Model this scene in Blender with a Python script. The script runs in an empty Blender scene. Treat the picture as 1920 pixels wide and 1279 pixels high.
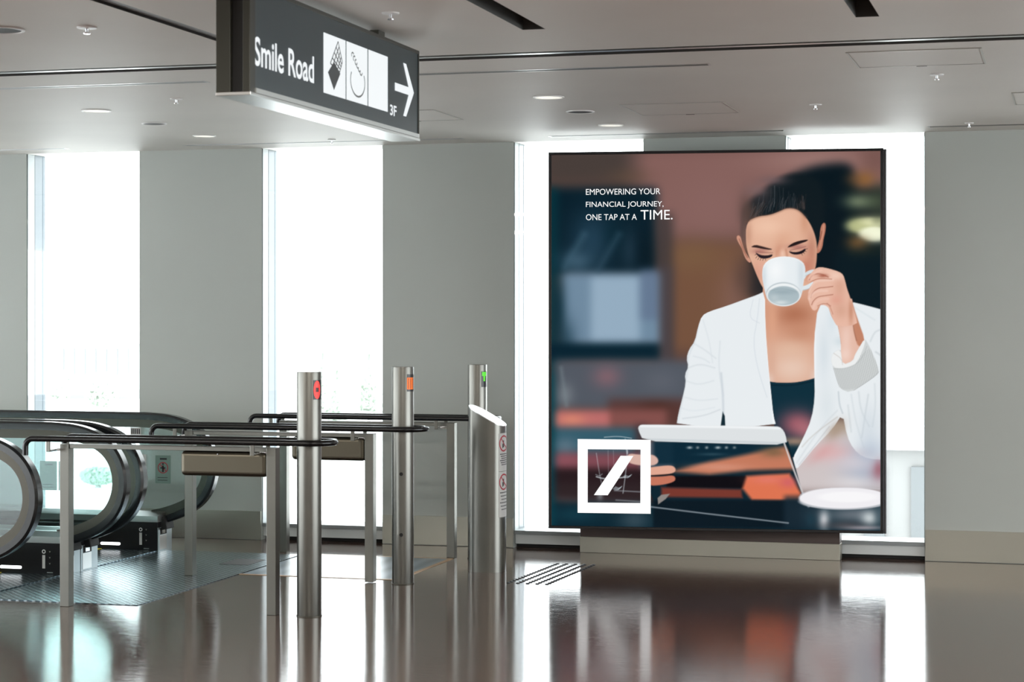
import bpy, bmesh, math, random
import numpy as np
from mathutils import Vector, Matrix

random.seed(7)
SC = bpy.context.scene
COL = SC.collection
PI = math.pi

# ------------------------------------------------------------------ camera
YAW = math.radians(15.5)
cd = bpy.data.cameras.new('camera'); cam = bpy.data.objects.new('camera', cd); COL.objects.link(cam)
cam.location = (0, 0, 1.6); cam.rotation_euler = (PI / 2, 0, YAW)
cd.sensor_width = 36; cd.lens = 3750 / 1920 * 36
cd.shift_y = -(639.5 - 597) / 1920
cd.clip_end = 500
cd.dof.use_dof = True; cd.dof.focus_distance = 12.6; cd.dof.aperture_fstop = 6.3
SC.camera = cam

# ------------------------------------------------------------------ world, lights, exposure
w = bpy.data.worlds.new('sky'); SC.world = w; w.use_nodes = True
w.node_tree.nodes['Background'].inputs[0].default_value = (0.93, 0.975, 1.0, 1)
w.node_tree.nodes['Background'].inputs[1].default_value = 6.5
SC.view_settings.view_transform = 'Standard'; SC.view_settings.look = 'None'
SC.view_settings.gamma = 1; SC.view_settings.exposure = 0.0; SC.view_settings.use_curve_mapping = False

def area(name, loc, rot, sx, sy, power, col=(1, 1, 1)):
    l = bpy.data.lights.new(name, 'AREA'); l.shape = 'RECTANGLE'; l.size = sx; l.size_y = sy
    l.energy = power; l.color = col
    o = bpy.data.objects.new(name, l); o.location = loc; o.rotation_euler = rot; COL.objects.link(o); return o
# added area lamps, out of view under the ceiling, that brighten the hall
HALL = [area('hall_fill_light', (x, y, 2.80), (0, 0, 0), 3.0, 0.5, 162, (1.0, 0.96, 0.89)) for x in (-7.0, -1.5, 4.0) for y in (-5.0, 0.0, 4.6)]

# ------------------------------------------------------------------ materials
def mat(name, col, rough=0.5, metal=0.0, spec=0.5, emit=None, es=1.0, coat=0.0):
    m = bpy.data.materials.new(name); m.use_nodes = True
    b = m.node_tree.nodes['Principled BSDF']
    b.inputs['Base Color'].default_value = (*col, 1); b.inputs['Roughness'].default_value = rough
    b.inputs['Metallic'].default_value = metal; b.inputs['Specular IOR Level'].default_value = spec
    b.inputs['Coat Weight'].default_value = coat
    if emit: b.inputs['Emission Color'].default_value = (*emit, 1); b.inputs['Emission Strength'].default_value = es
    return m
def nd(m, t, **k):
    n = m.node_tree.nodes.new(t)
    for a, v in k.items(): setattr(n, a, v)
    return n
def lk(m, a, b): m.node_tree.links.new(a, b)
def noise_var(m, scale=(3, 3, 3), amt=0.12, rough=None, bump=0.0, detail=4):
    """mottle a material's base colour (and roughness / bump) with object-space noise"""
    b = m.node_tree.nodes['Principled BSDF']
    tc = nd(m, 'ShaderNodeTexCoord'); mp = nd(m, 'ShaderNodeMapping'); mp.inputs['Scale'].default_value = scale
    nz = nd(m, 'ShaderNodeTexNoise'); nz.inputs['Scale'].default_value = 1; nz.inputs['Detail'].default_value = detail
    lk(m, tc.outputs['Object'], mp.inputs[0]); lk(m, mp.outputs[0], nz.inputs['Vector'])
    c = b.inputs['Base Color'].default_value[:]
    r = nd(m, 'ShaderNodeValToRGB')
    r.color_ramp.elements[0].position = .3; r.color_ramp.elements[1].position = .7
    r.color_ramp.elements[0].color = (*[v * (1 - amt) for v in c[:3]], 1)
    r.color_ramp.elements[1].color = (*[min(1, v * (1 + amt)) for v in c[:3]], 1)
    lk(m, nz.outputs[0], r.inputs[0]); lk(m, r.outputs[0], b.inputs['Base Color'])
    if rough:
        mr = nd(m, 'ShaderNodeMapRange'); mr.inputs['To Min'].default_value = rough[0]; mr.inputs['To Max'].default_value = rough[1]
        lk(m, nz.outputs[0], mr.inputs[0]); lk(m, mr.outputs[0], b.inputs['Roughness'])
    if bump:
        bp = nd(m, 'ShaderNodeBump'); bp.inputs['Strength'].default_value = bump; bp.inputs['Distance'].default_value = .01
        lk(m, nz.outputs[0], bp.inputs['Height']); lk(m, bp.outputs[0], b.inputs['Normal'])
    return m
M = {}
M['steel'] = noise_var(mat('brushed_steel', (.20, .198, .18), .34, 1), (2, 2, 4), .05, (.30, .38))
M['steel_kick'] = mat('kick_steel', (.44, .43, .375), .36, .75)
M['chrome'] = mat('chrome', (.75, .76, .78), .14, 1)
M['alu'] = mat('aluminium', (.62, .63, .62), .3, 1)
M['guide'] = mat('guide_metal', (.085, .08, .068), .3, 1)
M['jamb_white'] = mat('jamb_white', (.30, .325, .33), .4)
M['jamb_blue'] = mat('jamb_pale_blue', (.10, .128, .148), .3)
M['steel_warm'] = mat('warm_brushed_steel', (.125, .112, .086), .36, 1)
M['alu_dark'] = mat('dark_bronze', (.07, .068, .055), .42, .6)
M['black'] = mat('black_gloss', (.012, .012, .014), .28)
M['black_matte'] = mat('black_matte', (.01, .01, .01), .7)
M['rubber'] = mat('handrail_rubber', (.010, .012, .014), .17, 0, .7)
M['rail'] = mat('black_rail', (.006, .006, .007), .2)
M['wall'] = noise_var(mat('wall_panel', (.52, .55, .52), .6), (.6, .6, .6), .04)
M['ceil'] = noise_var(mat('ceiling_paint', (.72, .69, .64), .55), (1.2, 1.2, 1.2), .03)
M['frame'] = mat('window_frame_white', (.72, .78, .80), .35)
M['sill'] = mat('sill_grey', (.74, .77, .77), .45)
M['white'] = mat('white_plastic', (.8, .8, .78), .4)
M['sign_face'] = mat('sign_face', (.026, .042, .050), .3)
M['lit_white'] = mat('lit_white', (.06, .06, .06), .5, emit=(.90, .94, .96), es=.92)
M['lamp'] = mat('lamp_white', (.8, .8, .75), .5, emit=(1, .97, .85), es=.75)
M['paper'] = mat('sticker_white', (.62, .62, .60), .5)
M['sticker_green'] = mat('sticker_green', (.20, .30, .26), .5)
M['red'] = mat('print_red', (.45, .03, .05), .5)
M['ink'] = mat('print_ink', (.03, .03, .035), .5)
M['yellow'] = mat('comb_yellow', (.75, .62, .02), .5)
M['plinth'] = mat('plinth_brown', (.085, .06, .055), .5)
M['strip'] = mat('strip_lamp', (.9, .9, .9), .5, emit=(1, 1, 1), es=2.2)
M['red_led'] = mat('red_led', (.3, 0, 0), .4, emit=(1, .06, .05), es=1.1)
M['orange_led'] = mat('orange_led', (.3, .1, 0), .4, emit=(1, .17, .03), es=.9)
M['green_led'] = mat('green_led', (.02, .3, 0), .4, emit=(.12, .75, .03), es=.8)
M['led_off'] = mat('led_dark_red', (.08, .01, .01), .4)
M['gk'] = mat('gasket_blue_grey', (.05, .09, .12), .4)
M['glass_edge'] = mat('glass_edge', (.25, .55, .5), .1)
M['stud'] = mat('stud_metal', (.05, .055, .06), .35, .8)
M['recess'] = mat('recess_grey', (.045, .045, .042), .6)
M['hatch_line'] = mat('hatch_frame', (.55, .54, .50), .35, .5)

def glass(name, tint, gl=.08):
    m = bpy.data.materials.new(name); m.use_nodes = True; m.node_tree.nodes.clear()
    o = nd(m, 'ShaderNodeOutputMaterial'); t = nd(m, 'ShaderNodeBsdfTransparent'); t.inputs[0].default_value = (*tint, 1)
    g = nd(m, 'ShaderNodeBsdfGlossy'); g.inputs['Roughness'].default_value = .02
    f = nd(m, 'ShaderNodeFresnel'); f.inputs['IOR'].default_value = 1.45
    mx = nd(m, 'ShaderNodeMixShader')
    lk(m, f.outputs[0], mx.inputs[0]); lk(m, t.outputs[0], mx.inputs[1]); lk(m, g.outputs[0], mx.inputs[2]); lk(m, mx.outputs[0], o.inputs[0])
    return m
M['pane'] = glass('window_glass', (.97, .985, .98))
M['balu'] = glass('balustrade_glass', (.90, .96, .955))

# polished floor: dark brown, brushed very slightly across
fm = mat('polished_brown_floor', (.105, .075, .062), .12, 0, .62); M['floor'] = fm
b = fm.node_tree.nodes['Principled BSDF']
tc = nd(fm, 'ShaderNodeTexCoord'); mp = nd(fm, 'ShaderNodeMapping'); mp.inputs['Scale'].default_value = (2.2, 26, 1)
n1 = nd(fm, 'ShaderNodeTexNoise'); n1.inputs['Scale'].default_value = 3; n1.inputs['Detail'].default_value = 5
lk(fm, tc.outputs['Object'], mp.inputs[0]); lk(fm, mp.outputs[0], n1.inputs['Vector'])
mr = nd(fm, 'ShaderNodeMapRange'); mr.inputs['To Min'].default_value = .05; mr.inputs['To Max'].default_value = .12
lk(fm, n1.outputs[0], mr.inputs[0]); lk(fm, mr.outputs[0], b.inputs['Roughness'])
bp = nd(fm, 'ShaderNodeBump'); bp.inputs['Strength'].default_value = .12; bp.inputs['Distance'].default_value = .004
lk(fm, n1.outputs[0], bp.inputs['Height']); lk(fm, bp.outputs[0], b.inputs['Normal'])
n2 = nd(fm, 'ShaderNodeTexNoise'); n2.inputs['Scale'].default_value = .8; lk(fm, tc.outputs['Object'], n2.inputs['Vector'])
rp = nd(fm, 'ShaderNodeValToRGB'); rp.color_ramp.elements[0].color = (.095, .058, .046, 1); rp.color_ramp.elements[1].color = (.13, .082, .066, 1)
lk(fm, n2.outputs[0], rp.inputs[0]); lk(fm, rp.outputs[0], b.inputs['Base Color'])

# tread plate: small raised lozenges
tm = mat('tread_plate', (.36, .41, .43), .26, .85); M['tread'] = tm
b = tm.node_tree.nodes['Principled BSDF']
tc = nd(tm, 'ShaderNodeTexCoord'); mp = nd(tm, 'ShaderNodeMapping'); mp.inputs['Scale'].default_value = (28, 28, 1); mp.inputs['Rotation'].default_value = (0, 0, PI / 4)
ck = nd(tm, 'ShaderNodeTexVoronoi'); ck.inputs['Scale'].default_value = 1; ck.inputs['Randomness'].default_value = 0
lk(tm, tc.outputs['Object'], mp.inputs[0]); lk(tm, mp.outputs[0], ck.inputs['Vector'])
rp = nd(tm, 'ShaderNodeValToRGB'); rp.color_ramp.elements[0].position = .25; rp.color_ramp.elements[1].position = .42
rp.color_ramp.elements[0].color = (.46, .53, .57, 1); rp.color_ramp.elements[1].color = (.09, .14, .17, 1)
lk(tm, ck.outputs['Distance'], rp.inputs[0]); lk(tm, rp.outputs[0], b.inputs['Base Color'])
bp = nd(tm, 'ShaderNodeBump'); bp.invert = True; bp.inputs['Strength'].default_value = .35; bp.inputs['Distance'].default_value = .004
lk(tm, ck.outputs['Distance'], bp.inputs['Height']); lk(tm, bp.outputs[0], b.inputs['Normal'])

# grooved escalator step
gm = mat('step_grooves', (.2, .2, .2), .4, .8); M['step'] = gm
b = gm.node_tree.nodes['Principled BSDF']; tc = nd(gm, 'ShaderNodeTexCoord'); wv = nd(gm, 'ShaderNodeTexWave'); wv.bands_direction = 'Y'; wv.inputs['Scale'].default_value = 30
lk(gm, tc.outputs['Object'], wv.inputs['Vector']); rp = nd(gm, 'ShaderNodeValToRGB'); rp.color_ramp.elements[0].color = (.02, .02, .02, 1); rp.color_ramp.elements[1].color = (.3, .3, .3, 1)
lk(gm, wv.outputs['Fac'], rp.inputs[0]); lk(gm, rp.outputs[0], b.inputs['Base Color'])

# ------------------------------------------------------------------ mesh helpers
class MB:
    def __init__(s): s.v = []; s.f = []
    def add(s, v, f):
        n = len(s.v); s.v += [tuple(p) for p in v]; s.f += [tuple(i + n for i in q) for q in f]; return s
    def box(s, x0, x1, y0, y1, z0, z1):
        return s.add([(x, y, z) for z in (z0, z1) for x, y in ((x0, y0), (x1, y0), (x1, y1), (x0, y1))],
                     [(3, 2, 1, 0), (4, 5, 6, 7), (0, 1, 5, 4), (1, 2, 6, 5), (2, 3, 7, 6), (3, 0, 4, 7)])
    def prism(s, pts, z0, z1):      # pts counter-clockwise in xy
        n = len(pts)
        zt = z1 if callable(z1) else (lambda x, y: z1)
        return s.add([(x, y, z0) for x, y in pts] + [(x, y, zt(x, y)) for x, y in pts],
                     [tuple(range(n))[::-1], tuple(range(n, 2 * n))] + [(i, (i + 1) % n, n + (i + 1) % n, n + i) for i in range(n)])
    def prism_xz(s, pts, y0, y1):   # outline in xz, extruded in y
        n = len(pts)
        return s.add([(x, y0, z) for x, z in pts] + [(x, y1, z) for x, z in pts],
                     [tuple(range(n)), tuple(range(n, 2 * n))[::-1]] + [((i + 1) % n, i, n + i, n + (i + 1) % n) for i in range(n)])
    def cyl(s, x, y, z0, z1, r, n=40, r1=None):
        r1 = r if r1 is None else r1
        return s.add([(x + q * math.cos(2 * PI * i / n), y + q * math.sin(2 * PI * i / n), z) for z, q in ((z0, r), (z1, r1)) for i in range(n)],
                     [tuple(range(n))[::-1], tuple(range(n, 2 * n))] + [(i, (i + 1) % n, n + (i + 1) % n, n + i) for i in range(n)])
    def lathe(s, x, y, prof, n=32):  # prof: (r, z) from bottom up, open ends closed by tiny radii
        m = len(prof)
        v = [(x + r * math.cos(2 * PI * i / n), y + r * math.sin(2 * PI * i / n), z) for r, z in prof for i in range(n)]
        f = [(k * n + i, k * n + (i + 1) % n, (k + 1) * n + (i + 1) % n, (k + 1) * n + i) for k in range(m - 1) for i in range(n)]
        f += [tuple(range(n))[::-1], tuple(range((m - 1) * n, m * n))]
        return s.add(v, f)
    def sweep(s, path, prof, closed_ends=True):
        """sweep a profile (side, up) along a path; 'side' stays horizontal where it can"""
        P = [Vector(p) for p in path]; n = len(prof); rings = []
        for i, p in enumerate(P):
            t = (P[min(i + 1, len(P) - 1)] - P[max(i - 1, 0)]).normalized()
            if not rings: side = Vector((t.y, -t.x, 0)); side = side.normalized() if side.length > .05 else Vector((0, -1, 0))
            side = (side - t * side.dot(t)).normalized(); up = side.cross(t).normalized()
            rings.append([p + side * a + up * c for a, c in prof])
        v = [q for r in rings for q in r]
        f = [(k * n + i, k * n + (i + 1) % n, (k + 1) * n + (i + 1) % n, (k + 1) * n + i) for k in range(len(P) - 1) for i in range(n)]
        if closed_ends: f += [tuple(range(n))[::-1], tuple(range((len(P) - 1) * n, len(P) * n))]
        return s.add(v, f)
    def tube(s, path, r, n=16):
        return s.sweep(path, [(r * math.cos(2 * PI * i / n), r * math.sin(2 * PI * i / n)) for i in range(n)])
    def build(s, name, m, parent=None, smooth=False, bevel=0, seg=2):
        me = bpy.data.meshes.new(name); me.from_pydata(s.v, [], s.f); me.materials.append(m)
        bm = bmesh.new(); bm.from_mesh(me); bmesh.ops.recalc_face_normals(bm, faces=bm.faces); bm.to_mesh(me); bm.free()
        o = bpy.data.objects.new(name, me); COL.objects.link(o)
        if smooth:
            for p in me.polygons: p.use_smooth = True
            try: me.set_sharp_from_angle(angle=math.radians(40))
            except Exception: pass
        if bevel:
            bv = o.modifiers.new('bevel', 'BEVEL'); bv.width = bevel; bv.segments = seg; bv.limit_method = 'ANGLE'; bv.angle_limit = math.radians(40)
            bv.harden_normals = False
        if parent:
            o.parent = parent
            if parent.type == 'EMPTY' or True:
                me.transform(WT(parent).inverted())
        return o
def WT(o):
    m = Matrix.LocRotScale(o.location, o.rotation_euler, o.scale)
    return WT(o.parent) @ m if o.parent else m
def tag(o, label=None, cat=None, group=None, kind=None):
    for k, v in (('label', label), ('category', cat), ('group', group), ('kind', kind)):
        if v: o[k] = v
    return o
def empty(name, loc, rz=0, **k):
    o = bpy.data.objects.new(name, None); COL.objects.link(o); o.location = loc; o.rotation_euler = (0, 0, rz); o.empty_display_size = .1
    return tag(o, **k)
def copy_tree(o, parent=None):
    c = o.copy(); COL.objects.link(c)
    if parent: c.parent = parent
    for ch in [q for q in bpy.data.objects if q.parent == o]: copy_tree(ch, c)
    return c
def text_mesh(name, s, w, h, mtx, m, parent, bold=0.0, depth=0.0015):
    """letters as a mesh fitted to w x h in the local xy plane of mtx"""
    cu = bpy.data.curves.new(name, 'FONT'); cu.body = s; cu.offset = bold; cu.extrude = 0; cu.resolution_u = 4
    t = bpy.data.objects.new(name, cu); COL.objects.link(t)
    bpy.context.view_layer.update()
    me = bpy.data.meshes.new_from_object(t.evaluated_get(bpy.context.evaluated_depsgraph_get()))
    bpy.data.objects.remove(t); bpy.data.curves.remove(cu)
    xs = [v.co.x for v in me.vertices]; ys = [v.co.y for v in me.vertices]
    x0, x1, y0, y1 = min(xs), max(xs), min(ys), max(ys)
    me.transform(Matrix.Diagonal((w / (x1 - x0), h / (y1 - y0), 1, 1)) @ Matrix.Translation((-x0, -y0, 0)))
    me.transform(Matrix.Translation((0, 0, depth)))
    me.transform(mtx)
    me.materials.clear(); me.materials.append(m); me.name = name
    o = bpy.data.objects.new(name, me); COL.objects.link(o); o.parent = parent; me.transform(WT(parent).inverted())
    return o

# ================================================================== THE SETTING
CEIL = 2.83
def holed(name, xs0, ys0, z, holes, m, depth, up=1):
    """a horizontal sheet at z over xs0 x ys0 with rectangular recesses of the given depth"""
    X = sorted({*xs0, *[h[i] for h in holes for i in (0, 1)]}); Y = sorted({*ys0, *[h[i] for h in holes for i in (2, 3)]})
    X = [x for x in X if xs0[0] <= x <= xs0[-1]]; Y = [y for y in Y if ys0[0] <= y <= ys0[-1]]
    mb = MB(); vi = {}
    def vid(x, y):
        if (x, y) not in vi: vi[(x, y)] = len(mb.v); mb.v.append((x, y, z))
        return vi[(x, y)]
    for i in range(len(X) - 1):
        for j in range(len(Y) - 1):
            cx, cy = (X[i] + X[i + 1]) / 2, (Y[j] + Y[j + 1]) / 2
            if any(h[0] < cx < h[1] and h[2] < cy < h[3] for h in holes): continue
            mb.f.append((vid(X[i], Y[j]), vid(X[i + 1], Y[j]), vid(X[i + 1], Y[j + 1]), vid(X[i], Y[j + 1])))
    o = mb.build(name, m); me = o.data
    bm = bmesh.new(); bm.from_mesh(me)
    for f in bm.faces:
        if (f.normal.z > 0) == (up > 0): f.normal_flip()
    bm.to_mesh(me); bm.free()
    return tag(o, kind='structure')
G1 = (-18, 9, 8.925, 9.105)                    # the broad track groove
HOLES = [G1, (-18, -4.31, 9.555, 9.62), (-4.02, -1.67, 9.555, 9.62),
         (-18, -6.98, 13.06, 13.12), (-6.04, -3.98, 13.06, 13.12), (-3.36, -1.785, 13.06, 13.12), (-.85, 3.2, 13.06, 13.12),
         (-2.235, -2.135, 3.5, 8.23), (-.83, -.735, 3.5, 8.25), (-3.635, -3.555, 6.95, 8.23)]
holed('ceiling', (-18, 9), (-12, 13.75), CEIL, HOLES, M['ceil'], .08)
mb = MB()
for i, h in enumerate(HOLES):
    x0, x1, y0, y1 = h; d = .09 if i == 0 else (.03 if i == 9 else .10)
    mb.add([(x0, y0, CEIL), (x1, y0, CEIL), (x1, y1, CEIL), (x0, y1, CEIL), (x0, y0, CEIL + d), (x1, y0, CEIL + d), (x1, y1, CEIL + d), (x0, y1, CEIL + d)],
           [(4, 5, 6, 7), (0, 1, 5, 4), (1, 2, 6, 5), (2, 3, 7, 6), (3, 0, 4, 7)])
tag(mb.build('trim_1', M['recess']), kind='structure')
tag(MB().box(-3.633, -3.557, 6.952, 8.228, CEIL + .012, CEIL + .02).build('trim_2', mat('slot_cover_grey', (.30, .32, .33), .5)), kind='structure')

FY = (-12, 13.75)
holed('floor', (-18, 9), FY, 0, [(-18, -8.9, 10.1, 12.9)], M['floor'], .2)
tag(MB().box(-18, 9, -12.2, -12, 0, CEIL).build('wall_rear', M['wall']), kind='structure')
# side and rear walls of the hall, out of view (they shade the room)
tag(MB().box(9, 9.2, -12, 2, 0, CEIL).build('wall_right', M['wall']), kind='structure')

WALL_Y = 13.44
first = -7.495 - 1.89 * 4
edges = [first + 1.89 * k for k in range(12)]           # left edge of each window opening
WIN = .925
px0 = -18.0
piers = []
for e in edges:
    piers.append((px0, e)); px0 = e + WIN
piers.append((px0, 9.0))
for a, c in piers:
    tag(MB().box(a, c, WALL_Y, WALL_Y + .28, 0, CEIL).build('wall_back', M['wall']), kind='structure')
    tag(MB().box(a + .002, c - .002, WALL_Y - .012, WALL_Y - .0005, .004, .206).build('baseboard_back', M['steel_kick']), kind='structure')
for k, e in enumerate(edges):
    a, c = e, e + WIN
    wd = empty('window_%d' % (k + 1), (a + WIN / 2, WALL_Y + .14, 0), kind='structure')
    y0 = WALL_Y + .012; yj = WALL_Y + .115; y1 = WALL_Y + .275
    MB().box(a + .0005, a + .006, y0, yj, .122, CEIL - .002).box(c - .006, c - .0005, y0, yj, .122, CEIL - .002).build('reveal_lining', M['jamb_white'], wd)
    MB().box(a + .0005, a + .008, yj, y1 - .045, .122, CEIL - .002).build('outer_frame', M['jamb_blue'], wd)
    MB().box(a + .0005, a + .009, y1 - .045, y1 - .033, .122, CEIL - .002).build('frame_gasket', M['gk'], wd)
    MB().box(a + .0005, a + .008, y1 - .033, y1, .122, CEIL - .002).build('outer_frame', M['jamb_blue'], wd)
    MB().box(a + .003, c - .003, y0 - .008, y1, .096, .121).build('bottom_rail', M['jamb_white'], wd)
    MB().box(a + .003, c - .003, WALL_Y + .03, y1, .026, .0955).build('window_sill', M['sill'], wd, bevel=.003)
    MB().box(a + .003, c - .003, WALL_Y + .07, y1, .001, .0255).build('sill_shadow_gap', M['black_matte'], wd)
    MB().box(a + .001, c - .001, y0 - .006, y0 - .001, .1215, CEIL - .003).build('window_pane', M['pane'], wd)

# ---- ceiling details
# track rail in the broad groove
mb = MB(); mb.box(-18, 9, 9.000, 9.040, CEIL + .004, CEIL + .05)
o = mb.build('ceiling_track', M['alu'])
tag(o, 'long aluminium track set in the wide dark ceiling groove', 'ceiling track')
def slot(x0, x1, y0, y1, label, group):
    t = empty('linear_air_diffuser', ((x0 + x1) / 2, (y0 + y1) / 2, CEIL), label=label, cat='air diffuser', group=group)
    f = MB(); z0, z1 = CEIL - .0015, CEIL + .03
    f.box(x0, x1, y0 - .003, y0 + .002, z0, z1); f.box(x0, x1, y1 - .004, y1 + .003, z0, z1)
    f.box(x0 - .008, x0 + .004, y0 - .008, y1 + .008, z0, z1); f.box(x1 - .004, x1 + .008, y0 - .008, y1 + .008, z0, z1)
    f.build('frame', M['alu'], t)
    ym = (y0 + y1) / 2
    MB().box(x0 + .01, x1 - .01, ym - .008, ym + .008, CEIL + .002, CEIL + .04).build('blade', M['alu'], t)
slot(-12, -4.31, 9.555, 9.62, 'linear slot diffuser in the ceiling left of the hanging sign, running out of frame', 'linear slot diffusers')
slot(-4.02, -1.67, 9.555, 9.62, 'linear slot diffuser in the ceiling right of the hanging sign, below the wide groove', 'linear slot diffusers')
slot(-12, -6.98, 13.06, 13.12, 'linear slot diffuser above the leftmost window at the ceiling edge', 'linear slot diffusers')
slot(-6.04, -3.98, 13.06, 13.12, 'linear slot diffuser above the second window, behind the hanging sign', 'linear slot diffusers')
slot(-3.36, -1.785, 13.06, 13.12, 'linear slot diffuser at the ceiling edge above the billboard', 'linear slot diffusers')
slot(-.85, 3.2, 13.06, 13.12, 'linear slot diffuser at the ceiling edge at far right, above the right wall', 'linear slot diffusers')

def downlight(x, y, r, kind, label):
    nm = 'downlight' if kind == 'lamp' else 'ceiling_speaker'
    t = empty(nm, (x, y, CEIL), label=label, cat='ceiling light' if kind == 'lamp' else 'ceiling speaker', group='downlights' if kind == 'lamp' else 'ceiling speakers')
    z = CEIL
    ring = MB()
    n = 40; v = []; prof = ((r * .86, z - .001), (r * .88, z - .007), (r, z - .006), (r * 1.01, z - .0005))
    for rr, zz in prof: v += [(x + rr * math.cos(2 * PI * i / n), y + rr * math.sin(2 * PI * i / n), zz) for i in range(n)]
    ring.add(v, [(k * n + i, k * n + (i + 1) % n, (k + 1) * n + (i + 1) % n, (k + 1) * n + i) for k in range(3) for i in range(n)])
    ring.build('trim_ring', M['white'], t, smooth=True)
    MB().cyl(x, y, z - .004, z - .001, r * .86, 40).build('diffuser' if kind == 'lamp' else 'grille', M['lamp'] if kind == 'lamp' else M['recess'], t)
downlight(-5.53, 10.74, .087, 'lamp', 'round white downlight nearest the camera at left, front of the left row')
downlight(-5.54, 11.54, .08, 'speaker', 'dark round ceiling speaker between the two downlights of the left row')
downlight(-5.59, 12.41, .078, 'lamp', 'round white downlight at the back of the left row near the windows')
downlight(-2.77, 10.75, .087, 'lamp', 'round white downlight at the front of the row right of the sign')
downlight(-2.785, 11.56, .085, 'speaker', 'dark round ceiling speaker between the downlights above the billboard')
downlight(-2.79, 12.41, .08, 'lamp', 'round white downlight just above the left part of the billboard')
downlight(-4.37, 7.62, .10, 'speaker', 'large dark round ceiling speaker cut by the left frame edge')

def sprinkler(x, y, label, s=1.0):
    t = empty('sprinkler_head', (x, y, CEIL), label=label, cat='sprinkler', group='ceiling sprinklers and sensors')
    MB().lathe(x, y, [(.012 * s, CEIL - .008), (.034 * s, CEIL - .006), (.036 * s, CEIL - .0005)], 24).build('escutcheon', M['white'], t, smooth=True)
    MB().lathe(x, y, [(.012 * s, CEIL - .030), (.013 * s, CEIL - .026), (.006 * s, CEIL - .022), (.007 * s, CEIL - .008)], 16).build('deflector', M['chrome'], t, smooth=True)
sprinkler(-3.985, 7.655, 'small sprinkler head in the ceiling at upper left, nearest the camera', 1.2)
sprinkler(-4.80, 10.28, 'small sprinkler head between the left groove and the first downlight')
sprinkler(-2.62, 7.62, 'small sprinkler head in the ceiling just above the hanging sign', 1.0)
sprinkler(-1.39, 11.54, 'small sprinkler head in the ceiling right of the square hatch above the billboard')
sprinkler(-.63, 10.28, 'small sprinkler head below the right square ceiling hatch')
sprinkler(-4.865, 12.91, 'small sprinkler head near the window edge below the hanging sign', .8)
sprinkler(-.59, 12.88, 'small sprinkler head at the ceiling edge at far right', .8)

def hatch(x0, x1, y0, y1, label):
    t = empty('ceiling_hatch', ((x0 + x1) / 2, (y0 + y1) / 2, CEIL), label=label, cat='ceiling hatch', group='ceiling access hatches')
    f = MB(); q = .009; z0, z1 = CEIL - .004, CEIL - .0005
    f.box(x0, x1, y0, y0 + q, z0, z1); f.box(x0, x1, y1 - q, y1, z0, z1); f.box(x0, x0 + q, y0 + q, y1 - q, z0, z1); f.box(x1 - q, x1, y0 + q, y1 - q, z0, z1)
    f.build('frame', M['hatch_line'], t)
    MB().box(x0 + .014, x1 - .014, y0 + .014, y1 - .014, CEIL - .0025, CEIL - .0005).build('panel', M['ceil'], t)
    MB().box((x0 + x1) / 2 - .025, (x0 + x1) / 2 + .025, y1 - .008, y1 + .006, CEIL - .0055, CEIL - .003).build('latch', M['alu_dark'], t)
hatch(-.985, -.372, 9.32, 9.90, 'square ceiling hatch at upper right beneath the wide groove')
hatch(-2.48, -1.88, 11.25, 11.87, 'square ceiling hatch in the middle, above the billboard')
hatch(-4.2, -3.59, 11.22, 11.83, 'square ceiling hatch partly hidden behind the hanging sign')
hatch(-.29, .32, 11.22, 11.85, 'square ceiling hatch cut by the right frame edge')

# ================================================================== HANGING SIGN
sg = empty('hanging_direction_sign', (-2.845, 7.52, 2.39), label='dark hanging direction sign with white lettering, pictograms and an arrow', cat='sign')
X0, X1, Y0, Y1, Z0, Z1 = -2.91, -2.78, 6.56, 8.48, 2.39, 2.79
MB().box(X0 + .006, X1 - .004, Y0 + .045, Y1 - .008, Z0 + .03, Z1 - .012).build('sign_panel', M['sign_face'], sg)
f = MB()
f.box(X0, X0 + .055, Y0, Y0 + .05, Z0 + .012, Z1); f.box(X1 - .028, X1, Y0, Y0 + .05, Z0 + .012, Z1)   # end posts with slot between
f.box(X0, X1, Y1 - .012, Y1, Z0 + .012, Z1); f.box(X0, X1, Y0, Y1, Z1 - .014, Z1 + .002)
f.build('sign_frame', mat('sign_frame_olive', (.035, .035, .026), .4, .3), sg, bevel=.002)
MB().box(X0 + .055, X1 - .028, Y0 + .022, Y0 + .044, Z0 + .012, Z1 - .014).build('end_slot', M['black_matte'], sg)
MB().box(X0 - .002, X1 + .003, Y0, Y1 + .003, Z0, Z0 + .0125).build('bottom_edge', M['alu'], sg, bevel=.002)
MB().box(X0 + .02, X1 + .0035, Y0 + .05, Y1 - .01, Z0 + .0127, Z0 + .03).build('lower_trim', M['alu'], sg)
for y in (6.9, 8.06): MB().box(-2.865, -2.825, y, y + .08, Z1, CEIL).build('hanger', M['alu_dark'], sg)
# the face looks towards +x; text plane axes: right = +y, up = +z, normal = +x
def face(y, z): return Matrix(((0, 0, 1, X1 - .0035), (1, 0, 0, y), (0, 1, 0, z), (0, 0, 0, 1)))
text_mesh('lettering', 'Smile Road', .585, .105, face(6.605, 2.50), M['lit_white'], sg, bold=.018)
def yz(pts, m, name, dx=.0):
    mb = MB(); n = len(pts); a = X1 - .0035 + dx
    mb.add([(a, y, z) for y, z in pts] + [(a + .0008, y, z) for y, z in pts],
           [tuple(range(n))[::-1], tuple(range(n, 2 * n))] + [(i, (i + 1) % n, n + (i + 1) % n, n + i) for i in range(n)])
    return mb.build(name, m, sg)
for k, (a, c) in enumerate(((7.294, 7.539), (7.551, 7.799), (7.812, 8.055))):
    yz([(a, 2.478), (c, 2.478), (c, 2.712), (a, 2.712)], M['lit_white'], 'pictogram_panel', .0005)
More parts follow.
